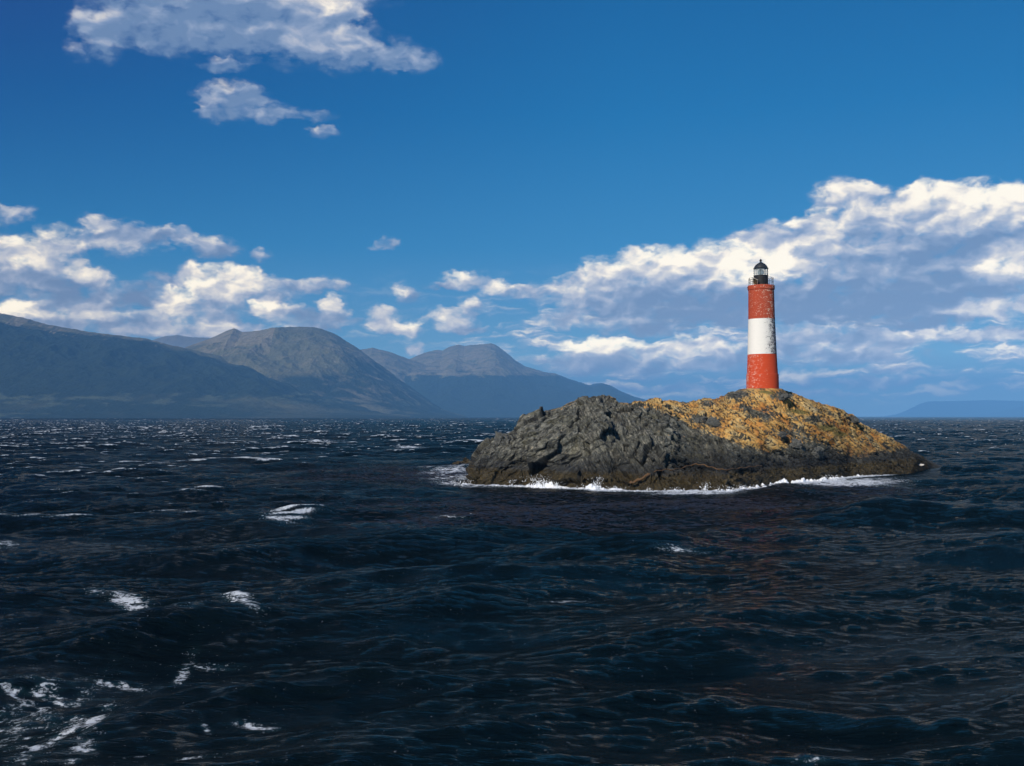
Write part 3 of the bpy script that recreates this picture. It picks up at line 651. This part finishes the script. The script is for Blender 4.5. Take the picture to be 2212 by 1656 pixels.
lathe('ball_finial', [(.0, 12.03)] + [(.112 * math.sin(u), 12.135 - .112 * math.cos(u)) for u in np.linspace(.35, math.pi - .1, 14)] + [(.03, 12.25), (.018, 12.31), (0, 12.312)], M_BLK, light, 24)
def box_bm(bm, sx_, sy_, sz_, mat4):
    r = bmesh.ops.create_cube(bm, size=1.0, matrix=mat4 @ Matrix.Diagonal((sx_, sy_, sz_, 1)))
    return r
def tube(bm, pts, r, n=6):
    rings = []
    for i, q in enumerate(pts):
        q = Vector(q); tg = (Vector(pts[min(i + 1, len(pts) - 1)]) - Vector(pts[max(i - 1, 0)])).normalized()
        up = Vector((0, 0, 1)) if abs(tg.z) < .9 else Vector((1, 0, 0)); s1 = tg.cross(up).normalized(); s2 = tg.cross(s1)
        rings.append([bm.verts.new(q + (s1 * math.cos(6.2832 * k / n) + s2 * math.sin(6.2832 * k / n)) * r) for k in range(n)])
    for a, b in zip(rings[:-1], rings[1:]):
        for k in range(n): bm.faces.new((a[k], a[(k + 1) % n], b[(k + 1) % n], b[k]))
    bm.faces.new(rings[0][::-1]); bm.faces.new(rings[-1])
NG = 10
for k in range(NG):
    a = (k + .5) / NG * 2 * math.pi
    a0, a1 = k / NG * 2 * math.pi, (k + 1) / NG * 2 * math.pi
    bm = bmesh.new(); rr = .648
    q = [(rr * math.cos(a0), rr * math.sin(a0)), (rr * math.cos(a1), rr * math.sin(a1))]
    vv = [bm.verts.new((*q[0], 10.722)), bm.verts.new((*q[1], 10.722)), bm.verts.new((*q[1], 11.353)), bm.verts.new((*q[0], 11.353))]
    bm.faces.new(vv)
    bm_obj('glass_pane', bm, M_GLASS, light)
    bm = bmesh.new(); tube(bm, [(.655 * math.cos(a0), .655 * math.sin(a0), 10.722), (.655 * math.cos(a0), .655 * math.sin(a0), 11.354)], .017)
    bm_obj('glazing_bar', bm, M_BLK, light)
lens = lathe('lens', [(0, 10.725), (.16, 10.726), (.16, 10.80), (.25, 10.83), (.27, 10.92), (.285, 11.03), (.27, 11.14), (.24, 11.22), (.12, 11.26), (0, 11.262)], M_LENS, light, 32)
for k in range(14):
    a = (k + .3) / 14 * 2 * math.pi; c, s = math.cos(a), math.sin(a)
    bm = bmesh.new(); tube(bm, [(1.13 * c, 1.13 * s, 9.77), (1.13 * c, 1.13 * s, 10.47)], .015)
    bm_obj('railing_post', bm, M_BLK, light)
for z in (10.46, 10.32, 10.08):
    bm = bmesh.new(); tube(bm, [(1.13 * math.cos(a), 1.13 * math.sin(a), z) for a in np.linspace(0, 2 * math.pi, 49)], .015)
    bm_obj('railing_rail', bm, M_BLK, light)
bm = bmesh.new(); tube(bm, [(0.52, -.60, 9.79), (.62, -.52, 9.79)], .02)
bm.free()
# solar panel leaning on the gallery rail
pan = bpy.data.objects.new('solar_panel', None); COL.objects.link(pan); pan.parent = light
pan.location = (-.66, -.62, 10.08); pan.rotation_euler = (math.radians(38), math.radians(26), math.radians(-38))
M4 = Matrix.Identity(4)
bm = bmesh.new(); box_bm(bm, .46, .03, .62, M4); bm_obj('panel_face', bm, M_PANEL, pan)
bm = bmesh.new()
for (x, z, w_, h_) in ((-.235, 0, .05, .68), (.235, 0, .05, .68), (0, .325, .42, .05), (0, -.325, .42, .05)):
    box_bm(bm, w_, .05, h_, Matrix.Translation((x, 0, z)))
bm_obj('panel_frame', bm, M_FRAME, pan)
bm = bmesh.new(); tube(bm, [(-.15, .03, .2), (-.1, .38, -.35)], .012); tube(bm, [(.15, .03, .2), (.12, .38, -.35)], .012); bm_obj('bracket', bm, M_BLK, pan)
bm = bmesh.new(); tube(bm, [(-1.2, -.2, 9.60), (-1.36, -.24, 9.57), (-1.38, -.24, 9.50)], .022); bm_obj('drain_spout', bm, M_BLK, light)
bm = bmesh.new(); tube(bm, [(.60, -.30, 11.36), (.62, -.31, 10.72)], .02); bm.free()

# ---------------------------------------------------------------- sea
rows = [2.0]
while rows[-1] < 24700:
    y = rows[-1]
    if y < 1500: dy = min(max(.05, y * y / 11000.), .09 + y * .0021)
    else: dy = y * .010
    rows.append(y + dy)
rows = np.array(rows); rdy = np.gradient(rows)
ext = .60 + 2.6 * (np.arange(1, 61) / 60.) ** 2.2          # beyond the view the sea goes on in wider cells
ang = np.concatenate([-ext[::-1], np.linspace(-.60, .60, 1150), ext]); NCS = len(ang)
SX = ang[None, :] * (rows[:, None] + 14.0); SY = np.repeat(rows[:, None], NCS, 1)
rdx = (rows[:, None] + 14.0) * np.gradient(ang)[None, :]
SPX = CX + SX / SY * F; SPY = HOR + H / SY * F          # where the flat sea lies on the measuring grid
def spot(px, py, rx, ry, ang_=0.0):
    c, s = math.cos(ang_), math.sin(ang_); a = (SPX - px) * c + (SPY - py) * s; b = -(SPX - px) * s + (SPY - py) * c
    return np.exp(-(a / rx) ** 2 - (b / ry) ** 2)
calm = np.clip(spot(1000, 1035, 330, 26) + spot(820, 1022, 200, 18) + spot(1300, 1092, 420, 22) + spot(1180, 1120, 330, 22) + spot(1640, 1090, 200, 18) + .8 * spot(1850, 1060, 200, 22), 0, 1)
gust = np.clip(1 + 1.3 * fbm(SX / 26, SY / 30, oct=3, seed=61), .55, 1.5)
wr = np.random.default_rng(5)
NW = 84
lam = np.exp(np.linspace(math.log(.33), math.log(19.0), NW)) * wr.uniform(.95, 1.05, NW)
DX = np.zeros_like(SX); DY = np.zeros_like(SX); DZ = np.zeros_like(SX); CR = np.zeros_like(SX); CRL = np.zeros_like(SX)
for i in range(NW):
    l = lam[i]; k = 2 * math.pi / l
    spread = .38 + .35 * (1 - i / NW)
    th_ = math.atan2(-.93, .36) + wr.normal(0, spread)
    cx_, cy2 = math.cos(th_), math.sin(th_); ph = wr.uniform(0, 6.28)
    steep = .030 if l < 1.2 else (.029 if l < 6 else .039)
    amp_ = steep / k
    dsp = np.maximum(rdx * abs(cx_), (rdy * abs(cy2) * .55)[:, None])
    att = sstep(l / dsp, 1.8, 4.0).astype(np.float32)
    P_ = (k * (cx_ * SX + cy2 * SY) + ph).astype(np.float32)
    sn_, cs_ = np.sin(P_), np.cos(P_)
    loc = gust * (1 - (.75 if l < 5 else .35) * calm) if l < 9 else (1 - .3 * calm)
    A_ = amp_ * att * loc
    DZ += A_ * cs_; q = .95
    DX -= q * A_ * cx_ * sn_; DY -= q * A_ * cy2 * sn_
    if l > 1.0: CR += .036 * cs_ * (1 if l < 5 else 1.25)
far = sstep(SY, 40, 200)
# white caps where crests crowd together, broken up by finer noise
fb = fbm(SX / .9, SY / .55, oct=4, rough=.6, seed=81)
fb2 = fbm(SX / 5.5, SY / 4.0, oct=3, seed=83)
patch = fbm(SX / 34, SY / 55, oct=3, seed=85)
thr = .50 - .11 * far - .12 * sstep(SY, 26, 60) * (1 - sstep(SY, 110, 200)) * sstep(SPX, 1000, 700) + .10 * sstep(SPX, 600, 1500) * (1 - .55 * far) - .05 * far * sstep(SPX, 900, 300)
foam = (CR + .22 * fb2 + .20 * fb + .20 * patch - thr) * (3.2 + 5 * far)
fsea = sstep(SY, 400, 900); foam = foam - calm * 2.5 - .9 * fsea - .25 * far - .35 * (1 - far) * sstep(SY, 60, 20)
# lace left behind by broken waves, and the breakers in the foreground
n_l = 1 - np.abs(fbm(SX / 1.15 + .7 * fb2, SY / 1.15, oct=3, rough=.55, seed=91)) * 5.0
n_l2 = 1 - np.abs(fbm(SX / .42, SY / .42, oct=2, seed=93)) * 3.2
lace = np.maximum(n_l * .75 + n_l2 * .35, 0)
def add(mask, k, tex): 
    global foam
    foam = np.maximum(foam, mask * k * tex)
solid = .62 + .9 * fb + 1.3 * fbm(SX / .75, SY / .16, oct=3, rough=.55, seed=99)
add(spot(90, 1490, 120, 42, .05), 1.05, lace); add(spot(200, 1530, 26, 90, .45), 1.25, lace); add(spot(120, 1590, 24, 110, .75), 1.2, lace)
add(spot(190, 1640, 26, 45, .5), 1.1, lace); add(spot(60, 1560, 90, 90, .6), .72, lace); add(spot(260, 1452, 100, 7, .08), 1.1, lace); add(spot(385, 1650, 90, 14), .9, lace)
add(spot(404, 1424, 10, 40, .62), 1.5, .5 * lace + .5 * solid); add(spot(565, 1572, 45, 8, .05), 1.4, .5 * lace + .5 * solid); add(spot(455, 1582, 12, 6, .6), 1.3, solid); add(spot(455,1405,60,6), .8, solid)
add(spot(525, 1305, 46, 15, .5), 2.6, solid); add(spot(498, 1284, 30, 7, .3), 2.0, solid); add(spot(500, 1328, 26, 4, -.05), 1.3, solid); add(spot(292, 1287, 36, 9, .1), 1.9, solid); add(spot(222, 1279, 26, 4), 1.1, solid)
add(spot(638, 1119, 46, 11, -.08), 1.5, .62 + .75 * np.sin(SPY * 1.3 + fb2 * 9 + SPX * .06) + .6 * fb); add(spot(610, 1130, 40, 3), 1.3, solid); add(spot(985, 1117, 52, 4, -.03), 1.3, solid)
add(spot(128, 1058, 30, 4, .05), 1.4, solid); add(spot(15, 1072, 14, 4), 1.5, solid); add(spot(20, 1168, 26, 4), 1.3, solid); add(spot(296, 1186, 20, 3), 1.1, solid)
add(spot(655, 1074, 16, 3), 1.2, solid); add(spot(225, 1119, 26, 3), 1.1, solid); add(spot(690, 957, 46, 3.5), 1.6, solid); add(spot(885, 967, 30, 3), 1.5, solid)
add(spot(1225, 1293, 60, 5, -.05), .95, lace); add(spot(1586, 1270, 18, 3), 1.1, solid); add(spot(1740, 1647, 60, 5), .8, lace); add(spot(2110, 1083, 16, 3), 1.1, solid); add(spot(1470, 1190, 60, 3), .8, solid)
# surf along the island's shore
shore = np.interp(SPX, ipx, i_df, left=1e6, right=1e6)
dist = shore - SY
present = interp(SPX, [(990,.9),(1040,.75),(1090,.9),(1160,1.1),(1215,.95),(1260,.8),(1290,1.1),(1340,1.1),(1362,.7),(1400,.9),(1440,1.15),(1560,1.2),(1620,1.15),(1700,1.3),(1800,1.3),(1880,1.1),(1930,.5),(1960,.15),(2040,.3)])
wid = interp(SPX, [(990,2.0),(1090,1.6),(1200,2.0),(1300,2.4),(1400,1.6),(1560,2.2),(1620,3.2),(1700,4.0),(1800,4.2),(1900,2.5),(1960,.6),(2040,.6)]) * (1 + .8 * fbm(SX / 3, SY * 0, oct=3, seed=97))
surf = present * (1 - sstep(dist, .35 * wid, wid)) * sstep(dist, -3.0, -2.2) * (SPX > 990) * (SPX < 2034)
foam = np.maximum(foam, surf * (1.15 + 1.1 * fb))
add(spot(1830, 1045, 110, 9, -.03), 1.6, solid + .3); add(spot(1790, 1037, 34, 8, .4), 1.6, solid + .3); add(spot(1690, 1054, 110, 8), 1.6, solid + .3); add(spot(1500, 1067, 110, 4), 1.4, solid + .2); add(spot(972, 1031, 50, 8), 2.4, .5 + 1.1 * fb); add(spot(955, 1018, 60, 5, -.08), 2.0, solid); add(spot(1000, 1042, 60, 4), 1.8, solid)
add(spot(1000, 1010, 22, 4, -.1), 1.5, solid); add(spot(920, 1012, 26, 3), 1.1, solid); add(spot(1040, 1050, 80, 3.5), 1.3, solid); add(spot(2045, 1008, 26, 2.5, -.05), 1.2, solid); add(spot(940, 1036, 60, 4), 1.0, solid)
kelp = calm * (SY > 30)
behind = (SPX > 1015) & (SPX < 2015) & (SY > shore + .3) & (SY < shore + 5)
nearshore = np.exp(-(np.clip(np.abs(dist), 0, 99) / 8.0) ** 2) * (SPX > 990) * (SPX < 2034) * (SY > 40)
DZ = DZ * (1 - .88 * nearshore); DX = DX * (1 - .6 * nearshore); DY = DY * (1 - .6 * nearshore)
DZ = np.where(behind, -.5, DZ)
DZ = DZ + .16 * np.clip(spot(522, 1303, 40, 12, .48) * (.6 + fb), 0, 1) + .22 * np.clip(surf, 0, 1) * (.5 + 1.2 * fb) * (SY < shore)
DZ = DZ + .30 * spot(410, 1283, 160, 10, .02) + .22 * spot(960, 1383, 170, 14, .08) + .25 * spot(650, 1115, 80, 7) + .25 * spot(1010, 1117, 110, 7) + .2 * spot(1900, 1560, 260, 14, .08)
SV = np.stack([SX + DX * (SY > 8), SY + DY, DZ], -1).reshape(-1, 3)

M_SEA, t, p, out = material('sea_water')
geo = t.node('ShaderNodeNewGeometry'); pos = geo.outputs['Position']
fo = t.attr('foam'); kl = t.attr('kelp')
p2 = t.v('MULTIPLY', pos, (.5, 1.7, 1))
r1 = t.noise(p2, 1.15, 5, .60, dist=.35); r2 = t.noise(p2, 5.5, 4, .6); r3 = t.noise(pos, 22, 3, .6)
fn = t.noise(pos, 8, 5, .68); fn2 = t.noise(pos, 30, 4, .7)
f = t.m('ADD', fo, t.m('ADD', t.m('MULTIPLY', t.m('SUBTRACT', fn, .5), 2.8), t.m('MULTIPLY', t.m('SUBTRACT', fn2, .5), 1.4)))
f = t.sstep(f, .50, .86)
kn = t.noise(t.v('MULTIPLY', pos, (1, .45, 1)), 2.2, 5, .65)
kf = t.m('MULTIPLY', kl, t.sstep(kn, .40, .62))
base = t.mix(kf, (.0020, .0050, .0064), (.0060, .0060, .0068))
aer = t.sstep(fo, -.1, .9)
base = t.mix(t.m('MULTIPLY', aer, .28), base, (.03, .10, .13))
base = t.mix(f, base, t.mix(fn2, (.50, .58, .66), (.88, .90, .92)))
t.l.new(base, p.inputs['Base Color'])
t.l.new(t.m('MAXIMUM', t.m('MULTIPLY', f, .85), t.m('MULTIPLY_ADD', kf, .25, .07)), p.inputs['Roughness'])
t.l.new(t.m('MULTIPLY_ADD', t.m('MAXIMUM', f, t.m('MULTIPLY', kf, .6)), .0, .06), p.inputs['Specular IOR Level'])
p.inputs['IOR'].default_value = 1.333
hh = t.m('ADD', t.m('MULTIPLY', r1, .13), t.m('ADD', t.m('MULTIPLY', r2, .070), t.m('MULTIPLY', r3, .014)))
slick = t.sstep(t.noise(t.v('MULTIPLY', pos, (.6, 1.3, 1)), .11, 4, .6), .36, .62, .35, 1.25)
hh = t.m('MULTIPLY', hh, slick)
hh = t.m('ADD', hh, t.m('MULTIPLY', t.m('MULTIPLY', fn2, f), .05))
t.l.new(bump(t, hh, 1.0, 1.0), p.inputs['Normal'])
# the photograph was taken through a polariser: the water keeps only part of its mirror
nrm = p.inputs['Normal'].links[0].from_socket
p.inputs['Specular IOR Level'].default_value = 0.0
for lk in list(p.inputs['Specular IOR Level'].links): t.t.links.remove(lk)
p.inputs['IOR'].default_value = 1.001
fr = t.node('ShaderNodeFresnel'); fr.inputs['IOR'].default_value = 1.333; t.l.new(nrm, fr.inputs['Normal'])
gl = t.node('ShaderNodeBsdfGlossy'); gl.inputs['Color'].default_value = (.40, .36, .31, 1); gl.inputs['Roughness'].default_value = .07; t.l.new(nrm, gl.inputs['Normal'])
mx = t.node('ShaderNodeMixShader')
t.l.new(t.m('MULTIPLY', fr.outputs[0], t.m('SUBTRACT', 1.0, t.m('MAXIMUM', f, t.m('MULTIPLY', kf, .5)))), mx.inputs[0])
t.l.new(p.outputs[0], mx.inputs[1]); t.l.new(gl.outputs[0], mx.inputs[2]); t.l.new(mx.outputs[0], out.inputs[0])
sea = grid_mesh('sea', SV, len(rows), NCS, M_SEA, {'foam': np.clip(foam, -1.6, 1.0), 'kelp': kelp})
tag(sea, kind='structure')

# ---------------------------------------------------------------- broken surf thrown up against the rocks
M_FOAM, t, p, out = material('sea_foam')
geo = t.node('ShaderNodeNewGeometry'); pos = geo.outputs['Position']
n = t.noise(pos, 6, 5, .7)
p.inputs['Base Color'].default_value = (.86, .89, .92, 1); p.inputs['Roughness'].default_value = .8
t.l.new(t.sstep(t.m('ADD', t.attr('cover'), t.m('MULTIPLY', t.m('SUBTRACT', n, .5), 1.4)), .30, .55), p.inputs['Alpha'])
t.l.new(bump(t, n, .08, .8), p.inputs['Normal'])
NX, NY = 1400, 34
spx = np.linspace(1018, 1925, NX); cr = np.linspace(0, 1, NY)
C_, PXs = np.meshgrid(cr, spx, indexing='ij'); dfs = np.interp(PXs, ipx, i_df)
Ys = dfs + .9 - C_ * 2.4; Xs = (PXs - CX) / F * Ys
hs_ = interp(PXs, [(1018,.12),(1060,.2),(1100,.2),(1140,.5),(1160,.9),(1180,1.0),(1200,.4),(1262,.25),(1285,.9),(1300,.45),(1340,.45),(1352,.35),(1365,.12),(1400,.15),(1440,.25),(1520,.35),(1560,.55),(1600,.7),(1640,.75),(1700,.75),(1780,.75),(1800,.5),(1860,.35),(1925,.1)])
spk = np.clip(.45 + 1.7 * fbm(Xs / .7, Ys / 2.0, oct=4, rough=.6, seed=113), 0, 2)
prof_ = np.sin(np.clip(C_ * 1.15, 0, 1) * math.pi) ** .8
Zs = prof_ * hs_ * spk * .70 + .12 * fbm(Xs / .25, Ys / .25, oct=3, seed=115) - .02
Ys = Ys + .25 * fbm(Xs / .5, C_ * 3, oct=3, seed=117)
cov = interp(PXs, [(1018,.4),(1060,.7),(1110,.55),(1160,.8),(1200,.8),(1240,.45),(1262,.8),(1300,.8),(1340,.8),(1362,.45),(1420,.75),(1560,.85),(1640,.75),(1900,.7),(1925,.3)]) * np.sin(C_ * math.pi) ** .5
surf_o = grid_mesh('surf', np.stack([Xs, Ys, Zs], -1).reshape(-1, 3), NY, NX, M_FOAM, {'cover': cov})
tag(surf_o, 'white surf breaking along the foot of the rocky island', 'surf', kind='stuff')
# spray droplets
M_DROP, t, p, out = material('spray_water')
p.inputs['Base Color'].default_value = (.88, .91, .94, 1); p.inputs['Roughness'].default_value = .5
octv = np.array([(1,0,0),(-1,0,0),(0,1,0),(0,-1,0),(0,0,1),(0,0,-1)], float)
octf = [(0,2,4),(2,1,4),(1,3,4),(3,0,4),(2,0,5),(1,2,5),(3,1,5),(0,3,5)]
vs, fs = [], []
for (px, h_, w_, n_) in [(1165, 1.5, .9, 420), (1180, 1.3, .6, 320), (1205, .9, .3, 160), (1274, .8, .5, 160), (1287, 1.6, .35, 380), (1105, .9, .25, 120), (1322, .6, .6, 120), (1462, .6, .5, 120), (1514, 1.2, .3, 240), (1562, .9, .8, 260), (1598, .8, .6, 220), (1785, .8, .8, 240), (1870, .35, 1.2, 120), (1003, .7, .8, 200), (1396, .6, .15, 60)]:
    y0 = float(np.interp(px, ipx, i_df)); x0 = (px - CX) / F * y0; lean = rng.uniform(-.5, .5)
    for _ in range(int(n_ * .55)):
        u = rng.random() ** 1.5; a = rng.normal(0, w_ * (.35 + .45 * u)); hh_ = u * h_ * .62
        c = np.array([x0 + a + lean * hh_, y0 - .45 + rng.normal(0, .3), hh_ + rng.normal(0, .05)])
        r = .012 + .05 * rng.random() ** 3 * (1.2 - u); o_ = len(vs)
        e = octv * r * np.array([1, 1, rng.uniform(1, 2.2)]); vs += [tuple(c + q) for q in e]; fs += [tuple(i + o_ for i in f_) for f_ in octf]
tag(poly_mesh('spray', vs, fs, M_DROP), 'white spray thrown up where waves hit the island rocks', 'spray', kind='stuff')

# small breaking crests scattered over the open water
def sea_at(x, y):
    ri = np.clip(np.searchsorted(rows, y), 0, len(rows) - 1); c_i = np.clip(np.searchsorted(ang, x / (y + 14.0)), 0, NCS - 1)
    return DZ[ri, c_i], calm[ri, c_i], DX[ri, c_i], DY[ri, c_i], CR[ri, c_i]
vs, fs, cvs = [], [], []
wc = np.random.default_rng(77)
NWC = 1500
row_ = 901.4 + 250 * wc.random(NWC * 6) ** 4.2
col_ = wc.uniform(-150, 2360, NWC * 6)
yy = DW(row_); xx = (col_ - CX) / F * yy
zz, kk, dxx, dyy, crr = sea_at(xx, yy)
gg = fbm(xx / 60, yy / 160, oct=3, seed=131)
shy = np.interp(col_, ipx, i_df, left=1e6, right=1e6)
ok = (kk < .12) & (wc.random(NWC * 6) < np.clip(.35 + 1.2 * gg + .25 * sstep(crr, 0, .2), .06, 1) * (1 - .55 * sstep(col_, 700, 1100) * sstep(yy, 260, 120)) * sstep(yy, 130, 340)) & ~((yy > shy - 4) & (yy < shy + 25)) & (yy < 9000)
idx = np.where(ok)[0][:NWC]
for i in idx:
    y = yy[i]; x = xx[i]; z0 = zz[i]
    u = wc.random()
    ln = (.10 + .75 * u ** 4 * min(1, y / 260.)) * (.7 + .0042 * min(y, 1800)); ht = (.035 + .10 * u * u) * (1 + .0020 * min(y, 1100)) * wc.uniform(.6, 1.2)
    th_ = wc.normal(.05, .22); c, s_2 = math.cos(th_), math.sin(th_)
    n = 9; o_ = len(vs); wob = wc.normal(0, 1, n); wob2 = wc.random(n); bend = wc.normal(0, .12)
    for k in range(n):
        v = k / (n - 1) * 2 - 1; e = max(1 - v * v, 0) ** .6 * (.6 + .4 * wob2[k])
        a = v * ln; b = (v * v * bend + wob[k] * .04) * ln
        px_ = x + dxx[i] + a * c - b * s_2; py_ = y + dyy[i] + a * s_2 + b * c
        vs += [(px_, py_ - .5 * ht - .10 * e * ln, z0 - .06), (px_, py_, z0 + ht * e), (px_, py_ + .3 * ht + .1, z0 - .05)]; cvs += [.30 * e, .15 + .55 * e, .25 * e]
        if k:
            p_ = o_ + (k - 1) * 3; q_ = o_ + k * 3
            fs += [(p_, q_, q_ + 1, p_ + 1), (p_ + 1, q_ + 1, q_ + 2, p_ + 2)]
tag(poly_mesh('whitecaps', vs, fs, M_FOAM, True, attrs={'cover': cvs}), 'small white breaking crests scattered over the open dark sea', 'whitecaps', kind='stuff')

# ---------------------------------------------------------------- floating kelp
M_WEED, t, p, out = material('kelp_frond')
geo = t.node('ShaderNodeNewGeometry')
t.l.new(t.mix(t.noise(geo.outputs['Position'], .6, 4, .6), (.007, .006, .005), (.026, .020, .012)), p.inputs['Base Color']); p.inputs['Roughness'].default_value = .4
vs, fs = [], []
cand = [(1000,1030,330,20,2200),(820,1022,180,14,1100),(1250,1092,380,18,2600),(1150,1122,300,14,1300),(1640,1090,180,14,900),(1850,1062,180,14,600)]
zi = DZ
for (px, py, rx, ry, n_) in cand:
    for _ in range(n_):
        a, b = px + rng.normal(0, rx * .6), py + rng.normal(0, ry * .6)
        if b < 1004: continue
        y = DW(b); x = (a - CX) / F * y
        sh = float(np.interp(a, ipx, i_df, left=1e6, right=1e6))
        if y > sh - .6 and y < sh + 12: continue
        ri = min(np.searchsorted(rows, y), len(rows) - 1); ci_ = int(np.searchsorted(ang, x / (y + 14.0)))
        if not 0 <= ci_ < NCS: continue
        z = float(zi[ri, ci_]) + .015
        L_, w_ = rng.uniform(.12, .5), rng.uniform(.02, .06); th_ = rng.normal(.1, .5); c, s = math.cos(th_), math.sin(th_); o_ = len(vs)
        k1 = rng.uniform(0, .07)
        for (u, v, zz) in ((-L_, 0, -.02), (-.4*L_, w_, k1), (-.3*L_, -w_, k1*.6), (.4*L_, w_, k1), (.4*L_, -w_, .01), (L_, 0, -.02)):
            vs.append((x + u * c - v * s, y + u * s + v * c, z + zz))
        fs += [(o_, o_+2, o_+1), (o_+1, o_+2, o_+4, o_+3), (o_+3, o_+4, o_+5)]
tag(poly_mesh('kelp', vs, fs, M_WEED), 'dark brown kelp floating on the calmer water around the island', 'kelp', kind='stuff')

# ---------------------------------------------------------------- haze
bm = bmesh.new(); bmesh.ops.create_cube(bm, size=1.0, matrix=Matrix.Translation((0, 12400, 395)) @ Matrix.Diagonal((60000, 25400, 808, 1)))
M_HAZE = bpy.data.materials.new('haze_air'); M_HAZE.use_nodes = True; t = NT(M_HAZE.node_tree); t.n.clear()
ho = t.node('ShaderNodeOutputMaterial'); hv = t.node('ShaderNodeVolumePrincipled')
hv.inputs['Color'].default_value = (.14, .37, .72, 1); hv.inputs['Density'].default_value = HAZE_D; hv.inputs['Anisotropy'].default_value = -0.35
t.l.new(hv.outputs[0], ho.inputs['Volume'])
haze = bm_obj('haze', bm, M_HAZE); tag(haze, kind='stuff')
